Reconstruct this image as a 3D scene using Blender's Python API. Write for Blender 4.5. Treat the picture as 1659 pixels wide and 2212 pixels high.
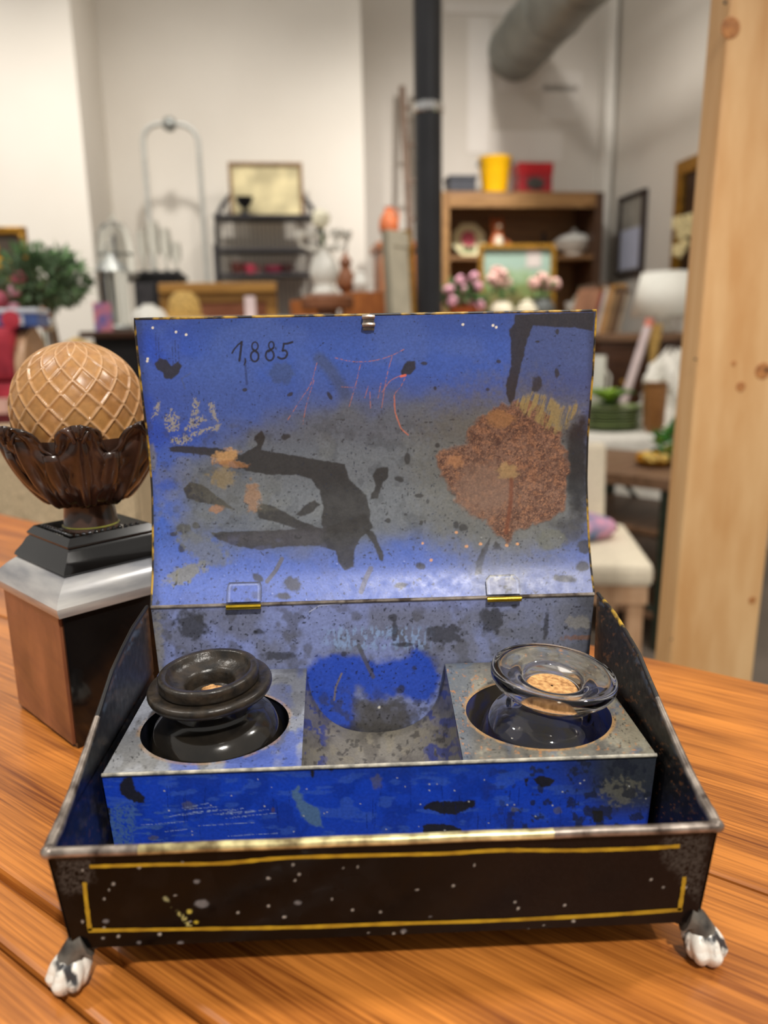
import bpy, bmesh, math, random
import numpy as np
from mathutils import Vector, Matrix
random.seed(7); RNG = np.random.RandomState(11)
PI = math.pi

# ------------------------------------------------------------------ clear
for o in list(bpy.data.objects): bpy.data.objects.remove(o)
scene = bpy.context.scene
COL = scene.collection
TZ = 0.76                       # height of the table top above the floor

# ------------------------------------------------------------------ camera
CAM = np.array([-0.00573, -0.21444, 0.20295])      # relative to the table top
YAW, PITCH, ROLL, FPX = 0.03177, 0.22589, -0.01914, 1687.96
FWD = np.array([math.sin(YAW)*math.cos(PITCH), math.cos(YAW)*math.cos(PITCH), -math.sin(PITCH)])
_R = np.array([math.cos(YAW), -math.sin(YAW), 0.0]); _U = np.cross(_R, FWD)
RGT = math.cos(ROLL)*_R + math.sin(ROLL)*_U
UPV = -math.sin(ROLL)*_R + math.cos(ROLL)*_U
cd = bpy.data.cameras.new('camera'); cam = bpy.data.objects.new('camera', cd); COL.objects.link(cam)
cam.matrix_world = Matrix(((RGT[0], UPV[0], -FWD[0], CAM[0]), (RGT[1], UPV[1], -FWD[1], CAM[1]),
                           (RGT[2], UPV[2], -FWD[2], CAM[2]+TZ), (0, 0, 0, 1)))
cd.sensor_fit = 'VERTICAL'; cd.sensor_height = 24.0; cd.lens = FPX/2212*24.0
cd.clip_start = 0.01; cd.clip_end = 60
cd.dof.use_dof = True; cd.dof.focus_distance = 0.325; cd.dof.aperture_fstop = 4.9
scene.camera = cam

# ------------------------------------------------------------------ view, world, lights
vs = scene.view_settings
vs.view_transform = 'Standard'; vs.look = 'None'; vs.gamma = 1.0; vs.use_curve_mapping = False
vs.exposure = 0.0
w = bpy.data.worlds.new('room_air'); scene.world = w; w.use_nodes = True
w.node_tree.nodes['Background'].inputs[0].default_value = (1.0, 0.95, 0.88, 1)
w.node_tree.nodes['Background'].inputs[1].default_value = 0.45

PHI = math.radians(5.9)          # the room stands at this angle to the box
AV = np.array([math.cos(PHI), math.sin(PHI)]); BV = np.array([-math.sin(PHI), math.cos(PHI)])
def room(a, b, z):
    """room coordinates (right, away, height over the table top) -> world"""
    p = CAM[:2] + AV*a + BV*b
    return Vector((p[0], p[1], z+TZ))
def ray(u, v): return FWD + RGT*(u-829.5)/FPX + UPV*(1106-v)/FPX
def hit(u, v, axis, val):
    d = ray(u, v); t = (val-CAM[axis])/d[axis]; return CAM + t*d
def px(u, v, b):
    """what stands at pixel (u, v) at room distance b -> (a, z over the table top)"""
    d = ray(u, v); t = b/(d[:2] @ BV); p = d*t
    return float(p[:2] @ AV), float(CAM[2]+p[2])
def proj(P):
    d = np.asarray(P)-CAM; z = d @ FWD
    return 829.5+FPX*(d @ RGT)/z, 1106-FPX*(d @ UPV)/z

def spot(name, loc, target, power, size, deg, blend=0.6, col=(1, .945, .87)):
    l = bpy.data.lights.new(name, 'SPOT'); l.energy = power; l.spot_size = math.radians(deg)
    l.spot_blend = blend; l.shadow_soft_size = size; l.color = col
    o = bpy.data.objects.new(name, l); COL.objects.link(o); o.location = loc
    o.rotation_euler = (Vector(target)-Vector(loc)).to_track_quat('-Z', 'Y').to_euler(); return o
def area(name, loc, target, power, sx, sy, col=(1, .94, .86)):
    l = bpy.data.lights.new(name, 'AREA'); l.energy = power; l.shape = 'RECTANGLE'; l.size = sx; l.size_y = sy; l.color = col
    o = bpy.data.objects.new(name, l); COL.objects.link(o); o.location = loc
    o.rotation_euler = (Vector(target)-Vector(loc)).to_track_quat('-Z', 'Y').to_euler(); return o
# shop spotlights on a rail above the tables, with added fill lights among them
spot('table_spot', (0.3, -1.0, TZ+1.6), (0, .08, TZ+.05), 135, .05, 60)  # front fill, set behind the camera to brighten upright faces
spot('table_spot', (-1.05, 0.25, TZ+1.6), (-.05, .05, TZ), 40, .05, 60)
spot('table_spot', (1.1, 0.35, TZ+1.6), (.05, .05, TZ), 44, .05, 60)
spot('shop_spot', room(-1.3, 2.6, 2.3), room(-1.6, 4.2, -.1), 128, .08, 84, 1.0, (1, .955, .89))
spot('shop_spot', room(-.2, 2.7, 2.3), room(-.2, 4.6, -.1), 140, .08, 84, 1.0, (1, .955, .89))
spot('shop_spot', room(1.3, 2.8, 2.4), room(1.3, 4.8, .0), 250, .08, 84, 1.0, (1, .955, .89))
spot('shop_spot', room(1.2, 1.0, 2.3), room(1.1, 2.2, -.3), 120, .08, 84, 1.0, (1, .955, .89))
spot('shop_spot', room(-1.4, 1.0, 2.3), room(-1.2, 2.2, -.2), 100, .08, 84, 1.0, (1, .955, .89))
area('overhead_fill', room(0, 1.9, 3.0), room(0, 2.2, 0), 26, 4.0, 3.0)  # added unseen area light that lifts the whole shop
spot('shop_spot', room(.5, 3.0, 2.4), room(2.1, 4.0, .1), 130, .08, 84, 1.0, (1, .955, .89))  # extra spot added to brighten the right wall

# ------------------------------------------------------------------ material helpers
def srgb(c):
    return tuple(((x/255)/12.92 if x/255 <= .04045 else ((x/255+.055)/1.055)**2.4) for x in c)
def s3(c): return np.array(srgb(c))
MATS = {}
def mat(name, col, rough=.5, metal=0., var=.12, scale=30., bump=0., spec=.5, trans=0., ior=1.45, emit=0., coat=0., stretch=(1, 1, 1), col2=None, lo=.33, hi=.67):
    if name in MATS: return MATS[name]
    m = bpy.data.materials.new(name); m.use_nodes = True; nt = m.node_tree; N = nt.nodes; L = nt.links
    b = N['Principled BSDF']
    tc = N.new('ShaderNodeTexCoord'); mp = N.new('ShaderNodeMapping'); mp.inputs['Scale'].default_value = stretch
    L.new(tc.outputs['Object'], mp.inputs['Vector'])
    nz = N.new('ShaderNodeTexNoise'); nz.inputs['Scale'].default_value = scale; nz.inputs['Detail'].default_value = 5
    L.new(mp.outputs[0], nz.inputs['Vector'])
    c = srgb(col); c2 = srgb(col2) if col2 else tuple(x*(1-3*var) for x in c)
    rp = N.new('ShaderNodeValToRGB'); rp.color_ramp.elements[0].position = lo; rp.color_ramp.elements[1].position = hi
    rp.color_ramp.elements[0].color = (*[max(0, x) for x in c2], 1); rp.color_ramp.elements[1].color = (*[min(1, x*(1+var)) for x in c], 1)
    L.new(nz.outputs['Fac'], rp.inputs[0]); L.new(rp.outputs[0], b.inputs['Base Color'])
    b.inputs['Roughness'].default_value = rough; b.inputs['Metallic'].default_value = metal
    b.inputs['Specular IOR Level'].default_value = spec; b.inputs['IOR'].default_value = ior
    b.inputs['Transmission Weight'].default_value = trans; b.inputs['Coat Weight'].default_value = coat
    if emit: 
        L.new(rp.outputs[0], b.inputs['Emission Color']); b.inputs['Emission Strength'].default_value = emit
    if bump:
        bp = N.new('ShaderNodeBump'); bp.inputs['Strength'].default_value = bump; bp.inputs['Distance'].default_value = .002
        L.new(nz.outputs['Fac'], bp.inputs['Height']); L.new(bp.outputs[0], b.inputs['Normal'])
    MATS[name] = m; return m
def wood(name, light, dark, scale=6., rough=.4, stretch=(1, 12, 12), coat=0., bump=.08, knots=0., fine=1.):
    """grain along the object's x axis"""
    if name in MATS: return MATS[name]
    m = bpy.data.materials.new(name); m.use_nodes = True; nt = m.node_tree; N = nt.nodes; L = nt.links
    b = N['Principled BSDF']
    tc = N.new('ShaderNodeTexCoord'); mp = N.new('ShaderNodeMapping'); mp.inputs['Scale'].default_value = stretch
    L.new(tc.outputs['Object'], mp.inputs['Vector'])
    n1 = N.new('ShaderNodeTexNoise'); n1.inputs['Scale'].default_value = scale; n1.inputs['Detail'].default_value = 6; n1.inputs['Distortion'].default_value = .6
    L.new(mp.outputs[0], n1.inputs['Vector'])
    mp2 = N.new('ShaderNodeMapping'); mp2.inputs['Scale'].default_value = (stretch[0]*1.5, stretch[1]*7, stretch[2]*7)
    L.new(tc.outputs['Object'], mp2.inputs['Vector'])
    n2 = N.new('ShaderNodeTexNoise'); n2.inputs['Scale'].default_value = scale*fine; n2.inputs['Detail'].default_value = 4
    L.new(mp2.outputs[0], n2.inputs['Vector'])
    mx = N.new('ShaderNodeMath'); mx.operation = 'MULTIPLY_ADD'; mx.inputs[1].default_value = .45
    L.new(n2.outputs['Fac'], mx.inputs[0])
    ml = N.new('ShaderNodeMath'); ml.operation = 'MULTIPLY'; ml.inputs[1].default_value = .55
    L.new(n1.outputs['Fac'], ml.inputs[0]); L.new(ml.outputs[0], mx.inputs[2])
    rp = N.new('ShaderNodeValToRGB'); e = rp.color_ramp.elements
    e[0].position = .36; e[0].color = (*srgb(dark), 1); e[1].position = .62; e[1].color = (*srgb(light), 1)
    L.new(mx.outputs[0], rp.inputs[0])
    L.new(rp.outputs[0], b.inputs['Base Color'])
    b.inputs['Roughness'].default_value = rough; b.inputs['Coat Weight'].default_value = coat; b.inputs['Coat Roughness'].default_value = .15
    if bump:
        bp = N.new('ShaderNodeBump'); bp.inputs['Strength'].default_value = bump; bp.inputs['Distance'].default_value = .001
        L.new(mx.outputs[0], bp.inputs['Height']); L.new(bp.outputs[0], b.inputs['Normal'])
    MATS[name] = m; return m
def painted(name, rough=.36, bump=.25, fine=900., spec=.5, pits=True):
    """tin painted by the 'paint' attribute (alpha = how rusty), with fine grain and small pimples"""
    if name in MATS: return MATS[name]
    m = bpy.data.materials.new(name); m.use_nodes = True; nt = m.node_tree; N = nt.nodes; L = nt.links
    b = N['Principled BSDF']
    at = N.new('ShaderNodeAttribute'); at.attribute_name = 'paint'
    tc = N.new('ShaderNodeTexCoord')
    n1 = N.new('ShaderNodeTexNoise'); n1.inputs['Scale'].default_value = fine; n1.inputs['Detail'].default_value = 4
    L.new(tc.outputs['Object'], n1.inputs['Vector'])
    mr = N.new('ShaderNodeMapRange'); mr.inputs[1].default_value = .3; mr.inputs[2].default_value = .7; mr.inputs[3].default_value = .84; mr.inputs[4].default_value = 1.14
    L.new(n1.outputs['Fac'], mr.inputs[0])
    mul = N.new('ShaderNodeVectorMath'); mul.operation = 'SCALE'
    L.new(at.outputs['Color'], mul.inputs[0]); L.new(mr.outputs[0], mul.inputs['Scale'])
    L.new(mul.outputs[0], b.inputs['Base Color'])
    n2 = N.new('ShaderNodeTexNoise'); n2.inputs['Scale'].default_value = 260; n2.inputs['Detail'].default_value = 3
    L.new(tc.outputs['Object'], n2.inputs['Vector'])
    r2 = N.new('ShaderNodeMapRange'); r2.inputs[1].default_value = .3; r2.inputs[2].default_value = .7; r2.inputs[3].default_value = rough-.06; r2.inputs[4].default_value = rough+.12
    L.new(n2.outputs['Fac'], r2.inputs[0])
    mixr = N.new('ShaderNodeMix'); mixr.data_type = 'FLOAT'; mixr.inputs[3].default_value = .8
    L.new(at.outputs['Alpha'], mixr.inputs[0]); L.new(r2.outputs[0], mixr.inputs[2]); L.new(mixr.outputs[0], b.inputs['Roughness'])
    b.inputs['Specular IOR Level'].default_value = spec
    vo = N.new('ShaderNodeTexVoronoi'); vo.inputs['Scale'].default_value = 190
    L.new(tc.outputs['Object'], vo.inputs['Vector'])
    vr = N.new('ShaderNodeMapRange'); vr.inputs[1].default_value = .0; vr.inputs[2].default_value = .16; vr.inputs[3].default_value = 1.; vr.inputs[4].default_value = 0.
    L.new(vo.outputs['Distance'], vr.inputs[0])
    sel = N.new('ShaderNodeMath'); sel.operation = 'GREATER_THAN'; sel.inputs[1].default_value = .72
    sp = N.new('ShaderNodeSeparateColor'); L.new(vo.outputs['Color'], sp.inputs[0]); L.new(sp.outputs[0], sel.inputs[0])
    pim = N.new('ShaderNodeMath'); pim.operation = 'MULTIPLY'; L.new(vr.outputs[0], pim.inputs[0]); L.new(sel.outputs[0], pim.inputs[1])
    n3 = N.new('ShaderNodeTexNoise'); n3.inputs['Scale'].default_value = 1100; n3.inputs['Detail'].default_value = 6; n3.inputs['Roughness'].default_value = .7
    L.new(tc.outputs['Object'], n3.inputs['Vector'])
    am = N.new('ShaderNodeMath'); am.operation = 'MULTIPLY_ADD'; am.inputs[1].default_value = 5.; am.inputs[2].default_value = .28
    L.new(at.outputs['Alpha'], am.inputs[0])
    h1 = N.new('ShaderNodeMath'); h1.operation = 'MULTIPLY'; L.new(n3.outputs['Fac'], h1.inputs[0]); L.new(am.outputs[0], h1.inputs[1])
    h2 = N.new('ShaderNodeMath'); h2.operation = 'MULTIPLY_ADD'; h2.inputs[1].default_value = .9 if pits else 0.
    L.new(pim.outputs[0], h2.inputs[0]); L.new(h1.outputs[0], h2.inputs[2])
    bp = N.new('ShaderNodeBump'); bp.inputs['Strength'].default_value = bump; bp.inputs['Distance'].default_value = .0006
    L.new(h2.outputs[0], bp.inputs['Height']); L.new(bp.outputs[0], b.inputs['Normal'])
    MATS[name] = m; return m

# ------------------------------------------------------------------ mesh helpers
def rz(a): return Matrix.Rotation(a, 4, 'Z')
class MB:
    def __init__(s): s.v = []; s.f = []
    def add(s, v, f):
        n = len(s.v); s.v += [tuple(p) for p in v]; s.f += [tuple(i+n for i in q) for q in f]; return s
    def box(s, c, d, rot=None, taper=1.):
        x, y, z = d[0]/2, d[1]/2, d[2]/2
        vs_ = [(-x, -y, -z), (x, -y, -z), (x, y, -z), (-x, y, -z), (-x*taper, -y*taper, z), (x*taper, -y*taper, z), (x*taper, y*taper, z), (-x*taper, y*taper, z)]
        if rot is not None: vs_ = [tuple(rot @ Vector(p)) for p in vs_]
        return s.add([(p[0]+c[0], p[1]+c[1], p[2]+c[2]) for p in vs_], [(0, 3, 2, 1), (4, 5, 6, 7), (0, 1, 5, 4), (1, 2, 6, 5), (2, 3, 7, 6), (3, 0, 4, 7)])
    def bx(s, x0, x1, y0, y1, z0, z1): return s.box(((x0+x1)/2, (y0+y1)/2, (z0+z1)/2), (abs(x1-x0), abs(y1-y0), abs(z1-z0)))
    def lathe(s, prof, c=(0, 0, 0), seg=32, rot=None, sx=1., sy=1., cap=True, wob=None):
        v = []; f = []; n = len(prof)
        for j, (r, z) in enumerate(prof):
            for i in range(seg):
                a = 2*PI*i/seg; rr = r*(wob(a, j/(n-1)) if wob else 1.)
                p = Vector((rr*math.cos(a)*sx, rr*math.sin(a)*sy, z))
                if rot is not None: p = rot @ p
                v.append((p.x+c[0], p.y+c[1], p.z+c[2]))
        for j in range(n-1):
            for i in range(seg):
                k = (i+1) % seg; f.append((j*seg+i, j*seg+k, (j+1)*seg+k, (j+1)*seg+i))
        if cap:
            if prof[0][0] > 1e-6: f.append(tuple(range(seg-1, -1, -1)))
            if prof[-1][0] > 1e-6: f.append(tuple((n-1)*seg+i for i in range(seg)))
        return s.add(v, f)
    def ell(s, c, r, seg=16, rings=10, rot=None):
        pr = [(math.sin(PI*j/rings)+1e-9, -math.cos(PI*j/rings)) for j in range(rings+1)]
        m = Matrix.Diagonal((r[0], r[1], r[2])).to_4x4()
        if rot is not None: m = rot.to_4x4() @ m
        return s.lathe(pr, c, seg, m, cap=False)
    def tube(s, path, r, seg=8, closed=False, cap=True):
        P = [Vector(p) for p in path]; n = len(P); v = []; f = []
        up = None
        for i in range(n):
            a = P[i-1] if (i > 0 or closed) else P[0]; b_ = P[(i+1) % n] if (i < n-1 or closed) else P[-1]
            t = (b_-a).normalized()
            if up is None: up = Vector((0, 0, 1)) if abs(t.z) < .9 else Vector((1, 0, 0))
            x = up.cross(t)
            if x.length < 1e-6: x = Vector((1, 0, 0)).cross(t)
            x.normalize(); y = t.cross(x).normalized(); up = y
            ri = r[i] if isinstance(r, (list, tuple, np.ndarray)) else r
            for k in range(seg):
                q = P[i] + x*(ri*math.cos(2*PI*k/seg)) + y*(ri*math.sin(2*PI*k/seg)); v.append(tuple(q))
        m = n if closed else n-1
        for i in range(m):
            j = (i+1) % n
            for k in range(seg):
                l = (k+1) % seg; f.append((i*seg+k, i*seg+l, j*seg+l, j*seg+k))
        if cap and not closed: f.append(tuple(range(seg-1, -1, -1))); f.append(tuple((n-1)*seg+k for k in range(seg)))
        return s.add(v, f)
    def prism(s, poly, y0, y1):
        """polygon in x,z pushed from y0 to y1"""
        n = len(poly); v = [(p[0], y0, p[1]) for p in poly]+[(p[0], y1, p[1]) for p in poly]
        f = [tuple(range(n)), tuple(range(2*n-1, n-1, -1))]+[(i, i+n, (i+1) % n+n, (i+1) % n) for i in range(n)]
        return s.add(v, f)
    def grid(s, fn, nu, nv, closed_u=False):
        v = [fn(i/(nu if closed_u else nu-1), j/(nv-1)) for j in range(nv) for i in range(nu)]
        f = []
        for j in range(nv-1):
            for i in range(nu if closed_u else nu-1):
                k = (i+1) % nu; f.append((j*nu+i, j*nu+k, (j+1)*nu+k, (j+1)*nu+i))
        return s.add(v, f)
    def build(s, name, m, parent=None, smooth=False, bevel=0., solid=0., subsurf=0, angle=40):
        me = bpy.data.meshes.new(name); me.from_pydata(s.v, [], s.f); me.update()
        bm = bmesh.new(); bm.from_mesh(me)
        bmesh.ops.recalc_face_normals(bm, faces=bm.faces)
        if bevel: bmesh.ops.bevel(bm, geom=list(bm.edges), offset=bevel, segments=2, affect='EDGES', profile=.6)
        bm.to_mesh(me); bm.free()
        if smooth:
            me.polygons.foreach_set('use_smooth', [True]*len(me.polygons))
            try: me.set_sharp_from_angle(angle=math.radians(angle))
            except Exception: pass
        if m is not None: me.materials.append(m)
        o = bpy.data.objects.new(name, me); COL.objects.link(o)
        if parent is not None: o.parent = parent
        if solid:
            md = o.modifiers.new('thickness', 'SOLIDIFY'); md.thickness = solid; md.offset = 0
        if subsurf:
            md = o.modifiers.new('round', 'SUBSURF'); md.levels = subsurf; md.render_levels = subsurf
        return o
def tag(o, label, cat, group=None, kind=None):
    o['label'] = label; o['category'] = cat
    if group: o['group'] = group
    if kind: o['kind'] = kind
    return o
def empty(name, loc, rot=0.):
    o = bpy.data.objects.new(name, None); COL.objects.link(o); o.location = loc; o.rotation_euler = (0, 0, rot)
    o.empty_display_size = .05; return o
def thing(name, label, cat, loc, rot=0., group=None): return tag(empty(name, loc, rot), label, cat, group)
def rthing(name, label, cat, a, b, z, rot=0., group=None): return thing(name, label, cat, room(a, b, z), PHI+rot, group)
def struct(o): o['kind'] = 'structure'; return o
def copy_tree(o, parent=None):
    c = o.copy(); COL.objects.link(c); c.parent = parent
    for ch in list(o.children): copy_tree(ch, c)
    return c

# ------------------------------------------------------------------ numpy paint helpers (all in photo-sized units on the surface)
class Noise:
    def __init__(s, seed): s.t = np.random.RandomState(seed).rand(512, 512)
    def at(s, x, y):
        xi = np.floor(x).astype(int); yi = np.floor(y).astype(int); fx = x-xi; fy = y-yi
        fx = fx*fx*(3-2*fx); fy = fy*fy*(3-2*fy); t = s.t
        a = t[yi % 512, xi % 512]; b = t[yi % 512, (xi+1) % 512]; c = t[(yi+1) % 512, xi % 512]; d = t[(yi+1) % 512, (xi+1) % 512]
        return (a*(1-fx)+b*fx)*(1-fy)+(c*(1-fx)+d*fx)*fy
    def fbm(s, x, y, o=4):
        r = 0; a = .5; n = 0
        for k in range(o): r = r+a*s.at(x*2**k+17*k, y*2**k+31*k); n += a; a *= .5
        return r/n
NZ = [Noise(k) for k in range(6)]
def sstep(e0, e1, x):
    t = np.clip((x-e0)/(e1-e0), 0, 1); return t*t*(3-2*t)
def poly_sd(P, u, v):
    P = np.array(P, float); n = len(P); best = np.full(u.shape, 1e9); inside = np.zeros(u.shape, bool)
    for i in range(n):
        a = P[i]; b = P[(i+1) % n]; e = b-a; L2 = max(e @ e, 1e-9)
        t = np.clip(((u-a[0])*e[0]+(v-a[1])*e[1])/L2, 0, 1)
        d = np.hypot(u-a[0]-t*e[0], v-a[1]-t*e[1]); best = np.minimum(best, d)
        c = ((a[1] > v) != (b[1] > v)); xx = a[0]+(v-a[1])*e[0]/(e[1] if abs(e[1]) > 1e-9 else 1e-9)
        inside ^= c & (u < xx)
    return np.where(inside, -best, best)
class Paint:
    """collects layers of colour over surface points given by their photo coordinates"""
    def __init__(s, u, v, base):
        s.u = u; s.v = v; s.c = np.tile(np.array(srgb(base)), (len(u), 1)); s.a = np.zeros(len(u))
    def mix(s, m, col, rust=None):
        m = np.clip(m, 0, 1)
        c = np.array(srgb(col)) if not isinstance(col, np.ndarray) else col
        s.c = s.c*(1-m[:, None])+c*m[:, None]
        if rust is not None: s.a = s.a*(1-m)+rust*m
    def poly(s, P, col, soft=2., op=1., rag=3., fr=.09, rust=None, mul=None):
        P = np.array(P, float); pad = soft*2+rag*2+4
        k = (s.u > P[:, 0].min()-pad) & (s.u < P[:, 0].max()+pad) & (s.v > P[:, 1].min()-pad) & (s.v < P[:, 1].max()+pad)
        if not k.any(): return
        u = s.u[k]; v = s.v[k]
        sd = poly_sd(P, u, v)+(NZ[0].fbm(u*fr, v*fr, 3)-.5)*2*rag
        m = np.zeros(len(s.u)); mm = sstep(soft, -soft, sd)*op
        if mul is not None: mm = mm*mul(u, v)
        m[k] = mm; s.mix(m, col, rust)
    def ell(s, cx, cy, rx, ry, col, soft=.25, op=1., ang=0., rag=.25, mul=None, rust=None):
        ca, sa = math.cos(ang), math.sin(ang); du = s.u-cx; dv = s.v-cy
        x = (du*ca+dv*sa)/rx; y = (-du*sa+dv*ca)/ry
        d = np.hypot(x, y)+(NZ[1].fbm(s.u*.12, s.v*.12, 3)-.5)*2*rag
        m = sstep(1+soft, 1-soft, d)*op
        if mul is not None: m = m*mul(s.u, s.v)
        s.mix(m, col, rust)
    def line(s, pts, wd, col, op=1., broken=0., soft=.8, rust=None):
        P = np.array(pts, float); pad = wd+4
        k = (s.u > P[:, 0].min()-pad) & (s.u < P[:, 0].max()+pad) & (s.v > P[:, 1].min()-pad) & (s.v < P[:, 1].max()+pad)
        if not k.any(): return
        u = s.u[k]; v = s.v[k]; best = np.full(u.shape, 1e9)
        for i in range(len(P)-1):
            a = P[i]; e = P[i+1]-a; t = np.clip(((u-a[0])*e[0]+(v-a[1])*e[1])/max(e @ e, 1e-9), 0, 1)
            best = np.minimum(best, np.hypot(u-a[0]-t*e[0], v-a[1]-t*e[1]))
        mm = sstep(wd/2+soft, wd/2-soft, best)*op
        if broken: mm = mm*sstep(broken-.15, broken+.15, NZ[2].fbm(u*.35, v*.35, 2))
        m = np.zeros(len(s.u)); m[k] = mm; s.mix(m, col, rust)
    def noise(s, col, fr, lo, hi, op=1., seed=3, mul=None, sx=1., sy=1., rust=None):
        n = NZ[seed].fbm(s.u*fr*sx+40, s.v*fr*sy+40, 4); m = sstep(lo, hi, n)*op
        if mul is not None: m = m*mul
        s.mix(m, col, rust)
def spline(pts, n=8, closed=False):
    P = [np.array(p, float) for p in pts]; out = []; m = len(P)
    rng = range(m) if closed else range(m-1)
    for i in rng:
        p1 = P[i]; p2 = P[(i+1) % m]; p0 = P[i-1] if (i > 0 or closed) else 2*p1-p2; p3 = P[(i+2) % m] if (i+2 < m or closed) else 2*p2-p1
        for k in range(n):
            t = k/n; out.append(.5*(2*p1+(p2-p0)*t+(2*p0-5*p1+4*p2-p3)*t*t+(3*p1-p0-3*p2+p3)*t**3))
    if not closed: out.append(P[-1])
    return [tuple(p) for p in out]
def painted_mesh(name, V, F, paint, m, parent, back=None):
    """V, F plus an optional (V, F, material) back side; paint holds one colour per vertex of V"""
    Vn = np.asarray(V, float); nv = len(Vn); allv = Vn; nf = len(F)
    me = bpy.data.meshes.new(name)
    F = np.asarray(F, int)
    if back is not None:
        allv = np.vstack([Vn, np.asarray(back[0], float)]); F2 = np.asarray(back[1], int)+nv; Fall = np.vstack([F, F2])
    else: Fall = F
    me.vertices.add(len(allv)); me.vertices.foreach_set('co', allv.astype(np.float32).ravel())
    me.loops.add(Fall.size); me.loops.foreach_set('vertex_index', Fall.astype(np.int32).ravel())
    me.polygons.add(len(Fall)); me.polygons.foreach_set('loop_start', np.arange(0, Fall.size, 4, dtype=np.int32))
    me.polygons.foreach_set('loop_total', np.full(len(Fall), 4, np.int32))
    me.update(calc_edges=True); me.validate()
    c = np.zeros((len(allv), 4), np.float32); c[:, 3] = 0
    c[:nv, :3] = paint.c; c[:nv, 3] = paint.a
    if back is not None: c[nv:, :3] = srgb((16, 15, 15))
    at = me.attributes.new('paint', 'FLOAT_COLOR', 'POINT'); at.data.foreach_set('color', c.ravel())
    me.materials.append(m)
    me.polygons.foreach_set('use_smooth', [True]*len(Fall))
    o = bpy.data.objects.new(name, me); COL.objects.link(o); o.parent = parent; return o
def gridVF(fn, nu, nv):
    """fn takes arrays s,t in 0..1 and gives (n,3)"""
    s, t = np.meshgrid(np.linspace(0, 1, nu), np.linspace(0, 1, nv)); V = fn(s.ravel(), t.ravel())
    i, j = np.meshgrid(np.arange(nu-1), np.arange(nv-1)); k = (j*nu+i).ravel()
    F = np.stack([k, k+1, k+nu+1, k+nu], -1); return V, F

# ================================================================== THE SETTING
M_wall = mat('wall_paint', (226, 220, 210), .85, var=.02, scale=1.3, col2=(220, 213, 202))
M_wallp = mat('wall_paint_patched', (214, 208, 200), .85, var=.02, scale=1.1, col2=(202, 195, 185))
M_patch = mat('touch_up_paint', (222, 217, 210), .8, var=.02, scale=3., col2=(216, 210, 203))
M_trim = mat('trim_paint', (232, 228, 220), .6, var=.02)
FLOORZ = -TZ
BL, BR, BP = 4.6, 5.02, 4.0       # distances: left back wall, right back wall, pillar
a_l = px(786, 350, BL)[0]; a_p = px(183, 350, BP)[0]; a_r = px(1313, 350, BR)[0]
def wallbox(name, a0, a1, b0, b1, z0, z1, m):
    o = MB().bx(a0, a1, b0, b1, z0, z1).build(name, m); o.location = room(0, 0, 0); o.rotation_euler = (0, 0, PHI); return struct(o)
HZ = 3.3
wallbox('wall_back', a_p-.02, a_l, BL, BL+.6, FLOORZ, HZ, M_wall)
wr = wallbox('wall_back_recess', a_l-.02, a_r+.15, BR, BR+.2, FLOORZ, HZ, M_wallp)
wallbox('wall_left', -3.2, a_p, BP, BP+1.0, FLOORZ, HZ, M_wall)
wallbox('wall_right', a_r, a_r+.15, .6, BR, FLOORZ, HZ, M_wall)
M_floor = mat('floor_concrete', (120, 108, 96), .6, var=.1, scale=3., bump=.1)
wallbox('floor', -3.2, a_r+.15, -1.6, 5.2, FLOORZ-.05, FLOORZ, M_floor)
# touch-up rectangles rolled onto the recessed wall
for (u0, v0, u1, v1) in ((1010, 40, 1060, 330), (1075, 155, 1258, 195), (1060, 285, 1215, 345), (1170, 185, 1250, 260), (960, 10, 1110, 28)):
    p0 = px(u0, v1, BR); p1 = px(u1, v0, BR)
    o = MB().bx(p0[0], p1[0], BR-.004, BR+.002, p0[1], p1[1]).build('paint_patch', M_patch, wr)
# white pipe casing in the corner
p0 = px(1311, 350, 4.93)
wallbox('trim_1', p0[0]-.035, p0[0]+.02, 4.9, BR, FLOORZ, HZ, M_trim)

# ================================================================== THE TABLE THE BOX STANDS ON
GX = np.array([.79, -.613]); GX = GX/np.linalg.norm(GX); GN = np.array([-GX[1], GX[0]])   # along the boards, across them (away)
ang_t = math.atan2(GX[1], GX[0])
table = thing('wooden_table', 'orange brown plank table under the blue tin box', 'table', (0, 0, TZ), ang_t)
M_oak = wood('table_wood', (208, 130, 56), (114, 58, 20), 5.6, .32, (1.2, 12, 12), coat=.25, bump=.12, fine=1.6)
M_oak2 = wood('table_wood_dark', (150, 88, 42), (84, 44, 20), 5.2, .38, (1.2, 12, 12), coat=.2, bump=.1)
def plank(n0, n1, x0=-.95, x1=.8, th=.028, z=0., m=M_oak):
    return MB().bx(x0, x1, n0, n1, z-th, z).build('plank', m, table, bevel=.0022)
plank(.108, .296); plank(-.0455, .1076)
plank(-.0655, -.0475, z=-.0012); plank(-.24, -.0672)
MB().bx(-.86, .72, -.21, .26, -.09, -.029).build('apron', M_oak2, table)
for sx in (-.82, .68):
    for sy in (-.17, .22): MB().box((sx, sy, -.395), (.06, .06, .728)).build('leg', M_oak2, table, bevel=.004)

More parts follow.
